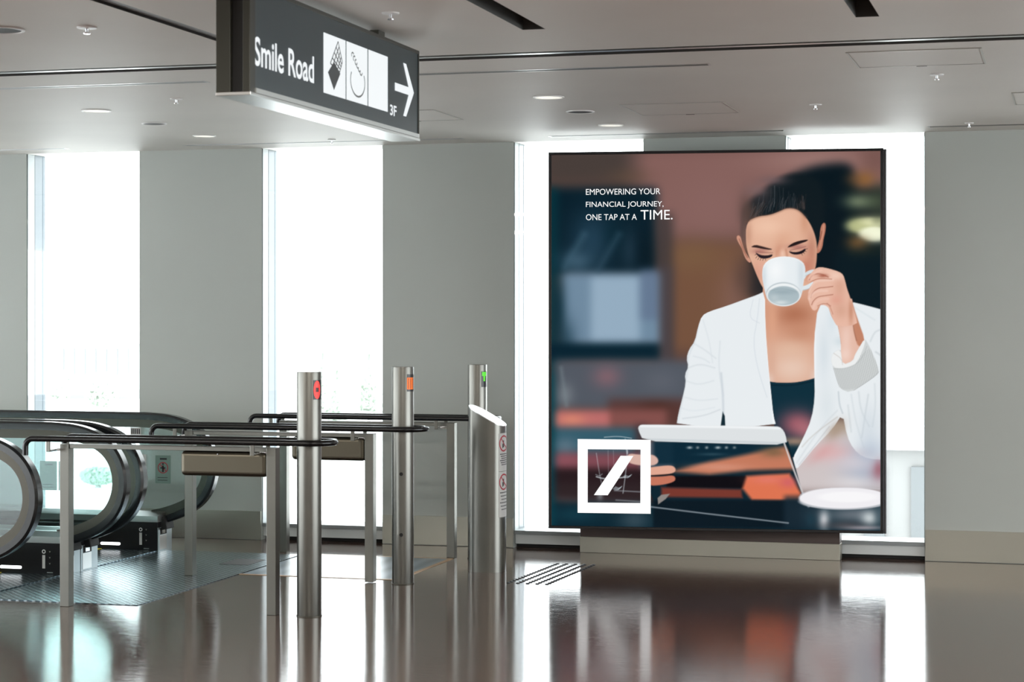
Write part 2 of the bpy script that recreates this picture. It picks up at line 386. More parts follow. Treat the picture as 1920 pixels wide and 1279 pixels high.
dark = mat('pictogram_ink', (.05, .055, .06), .5); grey = mat('pictogram_grey', (.22, .23, .23), .5)
yz([(7.405, 2.500), (7.475, 2.572), (7.405, 2.610), (7.338, 2.562)], dark, 'pictogram', .002)
mb = MB(); a = X1 - .0015
def strip(mb, p, q, wd, a):
    d = Vector((0, q[0] - p[0], q[1] - p[1])); nrm = Vector((0, -d.z, d.y)).normalized() * wd / 2
    P = Vector((a, *p)); Q = Vector((a, *q)); mb.add([P - nrm, Q - nrm, Q + nrm, P + nrm], [(0, 1, 2, 3)])
A_, B_, C_, D_ = Vector((7.395, 2.600)), Vector((7.485, 2.590)), Vector((7.505, 2.645)), Vector((7.445, 2.695))
A_ = Vector((7.365, 2.600)); B_ = Vector((7.470, 2.578)); C_ = Vector((7.500, 2.622)); D_ = Vector((7.452, 2.697))
for t_ in (0, .25, .5, .75, 1):
    strip(mb, A_.lerp(B_, t_), D_.lerp(C_, t_), .006, a); strip(mb, A_.lerp(D_, t_), B_.lerp(C_, t_), .006, a)
mb.build('pictogram', dark, sg)
mb = MB()                                              # faint ring outlines on the middle panel
def arc(mb, cy, cz, ry, rz, a0, a1, wd, n=24):
    pp = [(cy + ry * math.cos(math.radians(a0 + (a1 - a0) * i / n)), cz + rz * math.sin(math.radians(a0 + (a1 - a0) * i / n))) for i in range(n + 1)]
    for i in range(n): strip(mb, pp[i], pp[i + 1], wd, a)
arc(mb, 7.68, 2.565, .085, .062, 150, 390, .008)
for i in range(6): arc(mb, 7.62 + .02 * i, 2.665 - .012 * i, .014, .010, 20 + 30 * i, 220 + 30 * i, .007, 8)
mb.build('pictogram', grey, sg)
strokes = [((8.150, 2.5965), (8.385, 2.5965)), ((8.285, 2.702), (8.392, 2.5965)), ((8.285, 2.490), (8.392, 2.5965))]
wd = .032
yz([(8.150, 2.580), (8.335, 2.580), (8.262, 2.482), (8.300, 2.482), (8.408, 2.597), (8.300, 2.712), (8.262, 2.712), (8.335, 2.614), (8.150, 2.614)], M['lit_white'], 'arrow', .001)
text_mesh('floor_number', '3F', .085, .046, face(8.085, 2.468), M['lit_white'], sg, bold=.02)

# ================================================================== BARRIERS AND BOLLARDS
def arc_pts(cx, cy, r, a0, a1, z, n=14): return [(cx + r * math.cos(math.radians(a0 + (a1 - a0) * i / n)), cy + r * math.sin(math.radians(a0 + (a1 - a0) * i / n)), z) for i in range(n + 1)]
def barrier(xl, xr, yc, xrl, cx, panel, label):
    t = empty('guard_barrier', ((xl + xr) / 2, yc, 0), label=label, cat='barrier', group='barriers in front of the escalators')
    zr, R, r = .935, .11, .0165
    def bend(x, y):     # left end: turned down
        q = .045
        return [(x, y, .842), (x, y, zr - q)] + [(x + q - q * math.cos(k * PI / 12), y, zr - q + q * math.sin(k * PI / 12)) for k in range(1, 7)]
    p = bend(xrl, yc - R) + [(x, yc - R, zr) for x in np.linspace(xrl + .15, cx - .05, 8)] + arc_pts(cx, yc, R, -90, 90, zr, 18) \
        + [(x, yc + R, zr) for x in np.linspace(cx - .05, xrl + .27, 8)] + bend(xrl + .12, yc + R)[::-1]
    MB().tube(p, r, 20).build('handrail', M['rail'], t, smooth=True)
    for x in (xl, xr): MB().box(x - .027, x + .027, yc - .03, yc + .03, .0042 if panel and panel[2] < .74 else 0, .902).build('post', M['steel'], t, bevel=.002)
    MB().box(xl + .0275, xr - .0275, yc - .022, yc + .022, .878, .902).build('cross_beam', M['steel'], t, bevel=.002)
    for x in (xl - .055, xr - .075):
        for sg_ in (-R, R): MB().box(x - .012, x + .012, yc + sg_ - .004, yc + sg_ + .004, .862, .922).build('rail_tab', M['steel'], t, bevel=.002)
    for x in (xl - .055, xr - .075):
        pin = MB(); pin.tube([(x, yc - R + .004, .869), (x, yc + R - .004, .869)], .0075, 14)
        pin.box(x, x + .04 if x < xl else x + .05, yc - .012, yc + .012, .862, .8775)
        pin.build('bracket_pin', M['chrome'], t, smooth=True)
    if panel:
        a, c, z0 = panel
        MB().box(a, c, yc - .026, yc + .05, z0, .8775).build('apron_panel', M['steel_warm'], t, bevel=.025, seg=5)
        MB().tube([((a + c) / 2 - .03, yc - .031, .862), ((a + c) / 2 - .03, yc - .026, .862)], .004, 10).build('screw', M['chrome'], t)
    return t
barrier(-5.36, -4.128, 10.06, -5.555, -3.888, (-4.664, -4.156, .742), 'nearest barrier of black double handrail on two steel posts, looping round the red light bollard')
barrier(-5.250, -4.065, 11.45, -5.462, -3.822, (-4.572, -4.093, .735), 'middle barrier of black double handrail on two steel posts, looping round the orange light bollard')
barrier(-5.165, -3.965, 12.79, -5.372, -3.75, None, 'rearmost barrier of black double handrail on two steel posts, nearest the windows')

def patch(cx, cy, r, a_c, a_w, z0, z1, name, m, parent, zf=None, n=12):
    """curved patch hugging a cylinder; zf(u)->(z0,z1) shapes its outline, u in -1..1"""
    mb = MB(); v = []
    for i in range(n + 1):
        u = -1 + 2 * i / n; an = math.radians(a_c + u * a_w)
        lo, hi = zf(u) if zf else (z0, z1)
        for rr in (r, r + .001): v += [(cx + rr * math.cos(an), cy + rr * math.sin(an), lo), (cx + rr * math.cos(an), cy + rr * math.sin(an), hi)]
    f = []
    for i in range(n): a = 4 * i; b_ = a + 4; f += [(a + 2, b_ + 2, b_ + 3, a + 3), (a, a + 1, b_ + 1, b_), (a + 1, a + 3, b_ + 3, b_ + 1), (a, b_, b_ + 2, a + 2)]
    f += [(0, 2, 3, 1), (4 * n, 4 * n + 1, 4 * n + 3, 4 * n + 2)]
    mb.add(v, f); return mb.build(name, m, parent, smooth=True)
def bollard(cx, cy, r, h, led, label):
    t = empty('signal_bollard', (cx, cy, 0), label=label, cat='bollard', group='signal bollards')
    MB().lathe(cx, cy, [(r * .985, 0), (r, .004), (r, h - .006), (r * .985, h), (r * .9, h - .001)], 56).build('column', M['steel'], t, smooth=True)
    MB().lathe(cx, cy, [(r + .003, 0), (r + .003, .005), (r + .0005, .006)], 48).build('base_ring', M['alu_dark'], t, smooth=True)
    ac = -24
    d = patch(cx, cy, r + .0005, ac, 26, h - .148, h - .044, 'display', M['black'], t)
    if led == 'red':
        e = lambda u: ((h - .096) - .048 * math.sqrt(max(0, 1 - u * u)) - .001, (h - .096) + .048 * math.sqrt(max(0, 1 - u * u)) + .001)
        patch(cx, cy, r + .0018, ac - 6, 19, 0, 0, 'light_symbol', M['red_led'], d, e, 16)
        patch(cx, cy, r + .003, ac - 6, 8, h - .108, h - .084, 'light_symbol', M['led_off'], d)
    if led == 'orange':
        patch(cx, cy, r + .0018, ac - 6, 20, h - .135, h - .064, 'light_symbol', M['orange_led'], d)
        for k in range(3): patch(cx, cy, r + .003, ac - 18 + 12 * k, 1.2, h - .131, h - .068, 'display_bar', M['led_off'], d)
    if led == 'green':
        patch(cx, cy, r + .0018, ac - 6, 16, 0, 0, 'light_symbol', M['green_led'], d, lambda u: (h - .075 - .035 * (abs(u) < .45), h - .048), 16)
    if led == 'orange':
        an = -80
        patch(cx, cy, r + .0002, an, 22, .30, .86, 'service_cover', M['steel'], t)
        for z in (.30, .665):
            x, y = cx + (r + .0012) * math.cos(math.radians(an)), cy + (r + .0012) * math.sin(math.radians(an))
            nx, ny = math.cos(math.radians(an)), math.sin(math.radians(an))
            MB().tube([(x, y, z), (x + nx * .003, y + ny * .003, z)], .011, 20).build('keyhole', M['black_matte'], t)
    return t
bollard(-3.926, 10.075, .066, 1.313, 'red', 'round steel bollard with a glowing red display, nearest the camera')
bollard(-3.860, 11.455, .066, 1.308, 'orange', 'round steel bollard with an orange display and two black keyholes')
bollard(-3.786, 12.79, .064, 1.292, 'green', 'round steel bollard with a green display behind the slanted pillar')

# slanted-top pillar
t = empty('slanted_steel_pillar', (-3.50, 12.2, 0), label='wide oval steel pillar with a slanted bright top and warning notices on its side', cat='pillar')
cx, cy, ax, ay = -3.542, 12.19, .114, .11
N = 64
ring = [(cx + ax * math.copysign(abs(math.cos(2 * PI * i / N)) ** .72, math.cos(2 * PI * i / N)), cy + ay * math.copysign(abs(math.sin(2 * PI * i / N)) ** .72, math.sin(2 * PI * i / N))) for i in range(N)]
zt = lambda x, y: 1.046 - (x - cx + ax) / (2 * ax) * .128
MB().prism(ring, 0, zt).build('pillar_body', M['steel'], t, smooth=True)
ring2 = [(cx + (x - cx) * 1.012, cy + (y - cy) * 1.012) for x, y in ring]
mb = MB(); n = N; mb.add([(x, y, zt(x, y) - .002) for x, y in ring2] + [(x, y, zt(x, y) + .004) for x, y in ring2], [tuple(range(n))[::-1], tuple(range(n, 2 * n))] + [(i, (i + 1) % n, n + (i + 1) % n, n + i) for i in range(n)])
mb.build('slanted_cap', M['alu'], t)
# curved notice wrapping the front right corner
def pil(s, off):  # s = parameter angle in degrees
    th = math.radians(s); x = cx + ax * math.copysign(abs(math.cos(th)) ** .72, math.cos(th)); y = cy + ay * math.copysign(abs(math.sin(th)) ** .72, math.sin(th))
    nrm = Vector((math.copysign(abs(math.cos(th)) ** 1.3 / ax, math.cos(th)), math.copysign(abs(math.sin(th)) ** 1.3 / ay, math.sin(th)))).normalized()
    return x + nrm.x * off, y + nrm.y * off
def pil_pts(poly, off, name, m, parent):   # poly in (s, z)
    mb = MB(); v = [(*pil(s, off), z) for s, z in poly]; mb.add(v, [tuple(range(len(v)))]); return mb
def notice(z0, z1):
    mb = MB(); S = np.linspace(-38, 30, 24); v = []
    for s in S: v += [(*pil(s, .0012), z0), (*pil(s, .0012), z1)]
    mb.add(v, [(2 * i, 2 * i + 2, 2 * i + 3, 2 * i + 1) for i in range(len(S) - 1)])
    no = mb.build('warning_notice', M['paper'], t, smooth=True)
    H = z1 - z0
    rg = MB(); zc = z1 - .065; sc = -9; n = 40; v = []
    for i in range(n):
        an = 2 * PI * i / n
        for q in (1.0, .82): v.append((*pil(sc + 27 * q * math.cos(an), .002), zc + .052 * q * math.sin(an)))
    rg.add(v, [(2 * i, (2 * i + 2) % (2 * n), (2 * i + 3) % (2 * n), 2 * i + 1) for i in range(n)])
    m_ = 8
    for i in range(m_):
        u0, u1 = -1 + 2 * i / m_, -1 + 2 * (i + 1) / m_
        q = lambda u, e: (*pil(sc + 19 * u, .0021), zc - .037 * u + e)
        rg.add([q(u0, -.005), q(u1, -.005), q(u1, .005), q(u0, .005)], [(0, 1, 2, 3)])
    rg.build('prohibition_ring', M['red'], no, smooth=True)
    ik = MB()
    for (sa, sb, za, zb) in ((-13, -7, .02, -.025), (-19, -3, .0, -.006), (-18, -14, -.005, -.03)):
        ik.add([(*pil(sa, .0019), zc + zb), (*pil(sb, .0019), zc + zb), (*pil(sb, .0019), zc + za), (*pil(sa, .0019), zc + za)], [(0, 1, 2, 3)])
    for k in range(6):
        zz = z1 - .135 - k * (H - .16) / 6
        S2 = np.linspace(-32 + 4 * (k % 3), 16, 8)
        for i in range(7): ik.add([(*pil(S2[i], .002), zz), (*pil(S2[i + 1] - 1.2, .002), zz), (*pil(S2[i + 1] - 1.2, .002), zz + .006), (*pil(S2[i], .002), zz + .006)], [(0, 1, 2, 3)])
    ik.build('notice_print', M['ink'], no, smooth=True)
notice(.635, .875); notice(.345, .632)

# ================================================================== ESCALATORS
OUT = [(-5.974, .189), (-5.85, .232), (-5.765, .275), (-5.69, .335), (-5.638, .41), (-5.606, .50), (-5.598, .58), (-5.606, .655), (-5.632, .735), (-5.682, .81), (-5.75, .868), (-5.84, .912), (-5.95, .94), (-6.07, .951), (-6.2, .955)]
def smooth_path(pts, it=2):
    for _ in range(it):
        q = [pts[0]]
        for a, c in zip(pts[:-1], pts[1:]): q += [tuple(.75 * x + .25 * y for x, y in zip(a, c)), tuple(.25 * x + .75 * y for x, y in zip(a, c))]
        pts = q + [pts[-1]]
    return pts
def inset(pts, d):   # offset the outline inwards
    out = []
    for i in range(len(pts)):
        a, c = Vector(pts[max(i - 1, 0)]), Vector(pts[min(i + 1, len(pts) - 1)]); tg = (c - a).normalized()
        n_ = Vector((-tg.y, tg.x)); out.append((pts[i][0] + n_.x * d, pts[i][1] + n_.y * d))
    return out
XD = -9.0; SL = math.tan(math.radians(30)); XE = -13.5
base_out = smooth_path([(-6.07, .17)] + OUT + [(-6.6, .955), (XD, .955), (-9.4, .93 - .2), (XE, .95 - SL * (-XE + XD))])
def run(yc, esc, near):
    o1 = inset(base_out, .022)
    prof = [(-.040, -.030), (-.040, .006), (-.028, .020), (.028, .020), (.040, .006), (.040, -.030), (.028, -.020), (-.028, -.020)]
    MB().sweep([(x, yc, z) for x, z in o1], [(-a_, -c_) for a_, c_ in prof]).build('handrail', M['rubber'], esc, smooth=True)
    o2 = inset(base_out, .061)
    pr = MB().sweep([(x, yc, z) for x, z in o2], [(-.022, -.016), (-.022, .016), (.022, .016), (.022, -.016)]).build('handrail_guide', M['guide'], esc, smooth=True)
    o3 = inset(base_out, .093)
    MB().sweep([(x, yc, z) for x, z in o3], [(-.014, -.0155), (-.014, .0155), (.014, .0155), (.014, -.0155)]).build('guide_skirt', M['guide'], pr, smooth=True)
    # glass: fan of quads between the inner outline and the deck
    g = [p for p in inset(base_out, .106) if p[0] > XD and p[1] > .285]
    zb = .27
    mb = MB(); v = []
    # split per x: right part is bounded above and below by the curve
    top = [p for p in g if p[1] >= .58]; low = [p for p in g if p[1] < .58]
    outline = [(g[0][0], zb)] + g + [(XD, .857), (XD, zb)]
    n = len(outline)
    mb.add([(x, yc - .005, z) for x, z in outline] + [(x, yc + .005, z) for x, z in outline],
           [tuple(range(n)), tuple(range(n, 2 * n))[::-1]] + [((i + 1) % n, i, n + i, n + (i + 1) % n) for i in range(n)])
    MB_g = mb.build('glass_panel', M['balu'], esc)
    # inclined glass going down
    pts = [(XD, .857), (XE, .857 - SL * (XD - XE)), (XE, zb - SL * (XD - XE)), (XD, zb)]
    MB().prism_xz(pts, yc - .005, yc + .005).build('glass_panel', M['balu'], esc)
    for xj in (-7.35, -8.5): MB().box(xj - .002, xj + .002, yc - .0055, yc + .0055, zb, .85).build('glass_joint', M['glass_edge'], esc)
def housing(y0, y1, yin, esc):
    """black inner skirt box under one balustrade; yin = the face towards the steps"""
    xr = -6.0
    sgn = 1 if yin == y0 else -1
    dy0, dy1 = y0, y1
    MB().box(-9.0, xr, y0 + .004, y1 - .004, 0, .20).build('skirt_housing', M['black'], esc, bevel=.003)
    MB().prism_xz([(-9.0, -.6), (-9.0, .24), (XE, .24 - SL * (-9 - XE)), (XE, -.6 - SL * (-9 - XE))], y0 + .004, y1 - .004).build('inclined_skirt', M['steel'], esc)
    # sloped bright deck, mitred at its right end
    ya, yb = (y0, y1)
    prof_z = (.205, .245, .272) if sgn > 0 else (.205, .245, .272)
    mb = MB()
    yi, yo = (y0, y1) if sgn > 0 else (y1, y0)
    ym = (y0 + y1) / 2
    sec = [(yi, .203), (yi, .243), (ym - .02 * sgn, .268), (ym + .02 * sgn, .268), (yo, .25), (yo, .203)]
    xe = lambda y: xr + .0 + (y - y0) / (y1 - y0) * .04
    n = len(sec)
    mb.add([(-9.0, y, z) for y, z in sec] + [(xe(y), y, z) for y, z in sec],
           [tuple(range(n)), tuple(range(n, 2 * n))[::-1]] + [(i, (i + 1) % n, n + (i + 1) % n, n + i) for i in range(n)])
    mb.build('deck_cover', M['alu'], esc)
    # end plate with notch and black inlet for the handrail
    e = MB(); e.box(xr, xr + .006, y0, y1, 0, .165); ep = e.build('end_plate', mat('end_plate_blue_steel', (.42, .48, .50), .35, .8) if 'ep' not in M else M['ep'], esc)
    MB().box(xr + .006, xr + .008, y0 + .02, y1 - .085, .012, .112).build('access_cover', M['alu'], ep, bevel=.001)
    MB().box(xr + .006, xr + .0075, y0 + .03, y1 - .085, .115, .160).build('cover_notch', M['black_matte'], ep)
    MB().box(xr + .0078, xr + .013, y0 + .05, y1 - .12, .122, .150).build('key_switch', M['chrome'], ep)
    mb = MB(); mb.sweep([(-6.10, ym, .18), (-6.03, ym, .183), (-5.96, ym, .197)], [(-.062, -.045), (-.062, .035), (-.05, .045), (.05, .045), (.062, .035), (.062, -.045)])
    mb.build('handrail_inlet', M['black_matte'], esc, bevel=.006)
    if sgn > 0:     # the face the camera sees
        yf = y0 + .0035
        f = MB(); z = .047; v = []
        pill = [(-6.43 + .0, z)]
        r = .0095; pts = [(-6.29 + r * math.cos(math.radians(a_)), z + r * math.sin(math.radians(a_))) for a_ in range(-90, 91, 15)] + [(-6.42 + r * math.cos(math.radians(a_)), z + r * math.sin(math.radians(a_))) for a_ in range(90, 271, 15)]
        MB().prism_xz(pts, yf - .004, yf).build('skirt_light', M['strip'], esc)
        MB().box(-6.137, -6.118, yf - .002, yf, .045, .128).build('instruction_label', M['paper'], esc)
        rg = MB(); n = 28
        for q in range(n):
            a0, a1 = 2 * PI * q / n, 2 * PI * (q + 1) / n
            rg.add([(-6.127 + rr * math.cos(a_), yf - .0015, .150 + rr * math.sin(a_)) for a_, rr in ((a0, .007), (a1, .007), (a1, .013), (a0, .013))], [(0, 1, 2, 3)])
        rg.build('button_ring', M['white'], esc)
        ic = MB()
        for zz in (.150, .113, .076): MB().add([(-6.086 + dx, yf - .0012, zz + dz) for dx, dz in ((-.006, .006), (0, -.006), (.006, .006), (0, .001))], [(0, 1, 2, 3)]).build('direction_icon', M['hatch_line'], esc)
        MB().box(-6.105, -6.065, yf - .0015, yf, .018, .023).build('maker_plate', M['alu'], esc)
def escalator(yn0, yn1, yf0, yf1, label):
    """near housing yn0..yn1, far housing yf0..yf1"""
    t = empty('escalator', (-6.8, (yn0 + yf1) / 2, 0), label=label, cat='escalator', group='escalators')
    run((yn0 + yn1) / 2, t, True); run((yf0 + yf1) / 2, t, False)
    housing(yn0, yn1, yn1, t); housing(yf0, yf1, yf0, t)
    MB().box(-6.42, -6.002, yn1 - .002, yf0 + .002, .001, .010).build('comb_plate', M['tread'], t)
    MB().box(-6.455, -6.42, yn1 - .002, yf0 + .002, .001, .012).build('comb_edge', M['yellow'], t)
    for k in range(6):
        x1 = -6.46 - k * .4
        s_ = MB().box(x1 - .396, x1, yn1 + .004, yf0 - .004, -.06, .002).build('step', M['step'], t)
        MB().box(x1 - .396, x1 - .376, yn1 + .005, yf0 - .005, .002, .004).build('step_edge', M['yellow'], s_)
    for k in range(10):
        x1 = -8.86 - k * .4; z = -.02 - SL * .4 * (k + .4)
        if x1 - .4 < XE: break
        MB().prism_xz([(x1, z), (x1 - .396, z), (x1 - .396, z - .26), (x1, z - .06)], yn1 + .004, yf0 - .004).build('step', M['step'], t)
    return t
escalator(10.10, 10.31, 11.20, 11.425, 'nearer escalator at left, its front newel cut by the frame edge')
escalator(11.435, 11.66, 12.55, 12.765, 'farther escalator at left, closest to the windows')

# landing plates in the floor
o = MB().box(-9.0, -4.99, 10.17, 12.64, .0008, .004).build('landing_plate', M['tread'])
# cut away the parts under the escalators by keeping it only to the right of the newels
bpy.data.objects.remove(o)
t = empty('landing_plate', (-5.5, 11.4, 0), label='textured blue-grey metal landing plate in the floor before the escalators', cat='floor plate')
MB().box(-5.992, -4.985, 10.17, 12.64, .0008, .004).build('tread_surface', M['tread'], t)
MB().box(-7.9, -5.992, 10.0, 10.098, .0008, .004).build('tread_surface', M['tread'], t)
MB().box(-5.30, -5.10, 12.0, 12.3, .0042, .0052).build('dark_patch', M['recess'], t)  # plain dark rectangle lying on the tread surface
mm = mat('floor_mat_blue', (.20, .26, .32), .3); 
b = mm.node_tree.nodes['Principled BSDF']; tc = nd(mm, 'ShaderNodeTexCoord'); wv = nd(mm, 'ShaderNodeTexWave'); wv.bands_direction = 'X'; wv.inputs['Scale'].default_value = 2.2; wv.inputs['Distortion'].default_value = 1.5
lk(mm, tc.outputs['Object'], wv.inputs['Vector']); rp = nd(mm, 'ShaderNodeValToRGB'); rp.color_ramp.elements[0].color = (.10, .15, .20, 1); rp.color_ramp.elements[1].color = (.24, .32, .38, 1)
lk(mm, wv.outputs['Fac'], rp.inputs[0]); lk(mm, rp.outputs[0], b.inputs['Base Color'])
t = empty('floor_mat', (-4.45, 12.1, 0), label='flat blue-grey floor graphic with a thin orange border behind the orange bollard', cat='floor graphic')
MB().box(-4.97, -3.96, 11.61, 12.69, .0006, .0022).build('printed_surface', mm, t)
f = MB(); f.box(-4.98, -3.93, 11.58, 11.61, .0006, .0026); f.box(-4.98, -3.93, 12.69, 12.72, .0006, .0026); f.box(-3.96, -3.93, 11.61, 12.69, .0006, .0026)
f.build('border', mat('mat_border_orange', (.55, .36, .20), .4), t)

# stickers on the far balustrade's glass
def notice_plate(x0, x1, z0, z1, y, m, label, ring=True, name='glass_sticker'):
    t = empty(name, ((x0 + x1) / 2, y, z0), label=label, cat='sticker')
    MB().box(x0, x1, y, y + .001, z0, z1).build('sheet', m, t)
    cx_, cz_ = (x0 + x1) / 2, z0 + (z1 - z0) * .56; r = (x1 - x0) * .34
    if ring:
        rg = MB(); n = 32
        for q in range(n):
            a0, a1 = 2 * PI * q / n, 2 * PI * (q + 1) / n
            rg.add([(cx_ + rr * math.cos(a_), y - .0006, cz_ + rr * math.sin(a_)) for a_, rr in ((a0, r * .85), (a1, r * .85), (a1, r), (a0, r))], [(0, 1, 2, 3)])
        d = r * .62; e = .004
        rg.add([(cx_ - d, y - .0006, cz_ + d - e), (cx_ - d, y - .0006, cz_ + d + e), (cx_ + d, y - .0006, cz_ - d + e), (cx_ + d, y - .0006, cz_ - d - e)], [(0, 1, 2, 3)])
        rg.build('prohibition_ring', M['red'], t)
        ik = MB(); ik.box(cx_ - .006, cx_ + .006, y - .001, y - .0002, cz_ - .03, cz_ + .015); ik.box(cx_ - .02, cx_ + .018, y - .001, y - .0002, cz_ - .006, cz_ + .003)
        ik.box(cx_ - .006, cx_ + .006, y - .001, y - .0002, cz_ + .02, cz_ + .032)
    else: ik = MB()
    w_ = x1 - x0
    for k in range(2): ik.box(x0 + w_ * .15, x1 - w_ * .2, y - .001, y - .0002, z0 + .02 + .018 * k, z0 + .024 + .018 * k)
    ik.box(x0 + w_ * .3, x1 - w_ * .25, y - .001, y - .0002, z1 - .03, z1 - .018)
    ik.build('print', M['ink'], t)
YG = 12.642
notice_plate(-6.06 + 0, -5.945, .462, .655, YG, M['sticker_green'], 'grey-green prohibition sticker on the far balustrade glass, right of the newels')
notice_plate(-6.245, -6.13, .47, .66, YG, M['paper'], 'pale printed sticker on the far balustrade glass between the two newels', ring=False)
notice_plate(-6.80, -6.69, .395, .60, YG, M['paper'], 'pale prohibition sticker beside the nearest steel post, on the balustrade glass')
notice_plate(-6.945, -6.812, .395, .60, YG, M['sticker_green'], 'dark grey-green sticker on the balustrade glass at left', ring=False)
t = empty('wall_notice', (-6.35, 12.70, .79), label='small white notice with dark print under the far handrail', cat='notice')
MB().box(-6.25, -6.17, YG, YG + .001, .79, .845).build('sheet', M['paper'], t)
ik = MB(); 
for k in range(5): ik.box(-6.24 + k * .014, -6.232 + k * .014, YG - .001, YG - .0002, .80, .835)
ik.build('print', M['ink'], t)

# ================================================================== TACTILE STUDS
st = MB().lathe(0, 0, [(.013, 0), (.013, .0015), (.010, .004), (.005, .005)], 14).build('tactile_stud', M['stud'], smooth=True)
tag(st, 'small dark metal stud of the five-row tactile guide strip', 'tactile stud', 'tactile studs in five rows on the floor')
for r_ in range(5):
    for k in range(19):
        o = st if (r_ == 0 and k == 0) else st.copy()
        if o is not st: COL.objects.link(o)
        o.location = (-3.252 + .0602 * r_ + .003 * k, 11.645 + k * (.995 / 18), .0003)

# ================================================================== PLINTH AND BILLBOARD
t = empty('display_plinth', (-2.32, 13.38, 0), label='low plinth with a brown top band and a steel kick plate under the billboard', cat='plinth')
MB().box(-3.207, -1.442, 13.30, 13.425, 0, .108).build('kick_plate', M['steel_kick'], t, bevel=.002)
MB().box(-3.205, -1.444, 13.303, 13.425, .1085, .30).build('top_band', M['plinth'], t)

F_, H_ = 3750., 597.
S_, C_s = math.sin(YAW), math.cos(YAW)
def at(px, py, d):
    l = (px - 960) * d / F_
    return Vector((-S_ * d + C_s * l, C_s * d + S_ * l, 1.6 - (py - H_) * d / F_))
BL, BR = at(1028, 991, 13.34), at(1657, 1001, 13.00)
BZ, BT = .199, 2.7075
BW = (BR.xy - BL.xy).length
BA = math.atan2(BR.y - BL.y, BR.x - BL.x)
BN = Vector((math.sin(BA), -math.cos(BA)))              # towards the viewer
BX = Vector((math.cos(BA), math.sin(BA)))
BH = BT - BZ
bb = empty('advertising_billboard', (BL.x, BL.y, BZ), BA, label='large black-framed lit billboard of a woman drinking from a white cup', cat='billboard')
def local(mb_fn, name, m, parent=bb, **k):
    """build in billboard coordinates (x along, y back, z up from its lower left corner)"""
    o = mb_fn.build(name, m, None, **k); o.parent = parent; return o
th = .05
f = MB(); fw = .021
f.box(0, BW, 0, th, 0, .019); f.box(0, BW, 0, th, BH - .019, BH); f.box(0, .022, 0, th, .019, BH - .019); f.box(BW - .022, BW, 0, th, .019, BH - .019)
local(f, 'frame', M['black'], bevel=.003)
local(MB().box(BW, BW + .018, .006, th, 0, BH - .006), 'frame_edge', mat('frame_edge_grey', (.09, .09, .095), .3, .7), bevel=.004)
local(MB().box(.01, BW - .01, th - .006, th, .01, BH - .01), 'back_panel', M['black_matte'])
# wall mount down to the pier behind
ctr = Vector((-2.31, 13.30))
mnt = MB().box(-2.55, -2.07, 13.27, WALL_Y - .001, .9, 1.9).build('wall_mount', M['black_matte'], bb)

# ------------------------------------------------------------------ the printed picture
PX0, PX1, PY0, PY1 = 1030, 1655, 278, 1000
W_, Hh = PX1 - PX0, PY1 - PY0
YY, XX = np.mgrid[0:Hh, 0:W_].astype(float); XX += PX0; YY += PY0
IMG = np.zeros((Hh, W_, 3)); IMG[:] = (80, 62, 58)
def sstep(x): x = np.clip(x, 0, 1); return x * x * (3 - 2 * x)
def put(alpha, col):
    IMG[:] = IMG * (1 - alpha[..., None]) + np.asarray(col, float) * alpha[..., None]
def rect(x0, y0, x1, y1, col, s=8, a=1.0):
    al = sstep((XX - x0) / s + .5) * sstep((x1 - XX) / s + .5) * sstep((YY - y0) / s + .5) * sstep((y1 - YY) / s + .5)
    put(al * a, col)
def ell(cx, cy, rx, ry, col, s=1.2, a=1.0, rot=0):
    c, q = math.cos(math.radians(rot)), math.sin(math.radians(rot))
    u = ((XX - cx) * c + (YY - cy) * q) / rx; v = (-(XX - cx) * q + (YY - cy) * c) / ry
    d = (np.sqrt(u * u + v * v) - 1) * min(rx, ry)
    put(sstep(.5 - d / s) * a, col)
def smooth_poly(p, it=2):
    for _ in range(it):
        q = []
        for i in range(len(p)):
            a_, c_ = p[i], p[(i + 1) % len(p)]
            q += [(.75 * a_[0] + .25 * c_[0], .75 * a_[1] + .25 * c_[1]), (.25 * a_[0] + .75 * c_[0], .25 * a_[1] + .75 * c_[1])]
        p = q
    return p
def mask(pts, s=1.2, it=2, dens=None):
    if it: pts = smooth_poly(pts, it)
    P = np.array(pts, float); m0 = max(s, 2) + 2
    x0 = int(max(0, P[:, 0].min() - m0 - PX0)); x1 = int(min(W_, P[:, 0].max() + m0 - PX0 + 1))
    y0 = int(max(0, P[:, 1].min() - m0 - PY0)); y1 = int(min(Hh, P[:, 1].max() + m0 - PY0 + 1))
    out = np.zeros((Hh, W_))
    if x1 <= x0 or y1 <= y0: return out
    X = XX[y0:y1, x0:x1]; Y = YY[y0:y1, x0:x1]
    ins = np.zeros(X.shape, bool); D = np.full(X.shape, 1e9)
    for i in range(len(P)):
        ax_, ay_ = P[i]; bx_, by_ = P[(i + 1) % len(P)]
        if ay_ != by_:
            c_ = ((ay_ > Y) != (by_ > Y)) & (X < (bx_ - ax_) * (Y - ay_) / (by_ - ay_) + ax_); ins ^= c_
        dx, dy = bx_ - ax_, by_ - ay_; L = dx * dx + dy * dy + 1e-9
        t_ = np.clip(((X - ax_) * dx + (Y - ay_) * dy) / L, 0, 1)
        D = np.minimum(D, (X - ax_ - t_ * dx) ** 2 + (Y - ay_ - t_ * dy) ** 2)
    D = np.sqrt(D); D[ins] *= -1
    out[y0:y1, x0:x1] = sstep(.5 - D / s)
    return out
def poly(pts, col, s=1.2, a=1.0, it=2): m_ = mask(pts, s, it); put(m_ * a, col); return m_
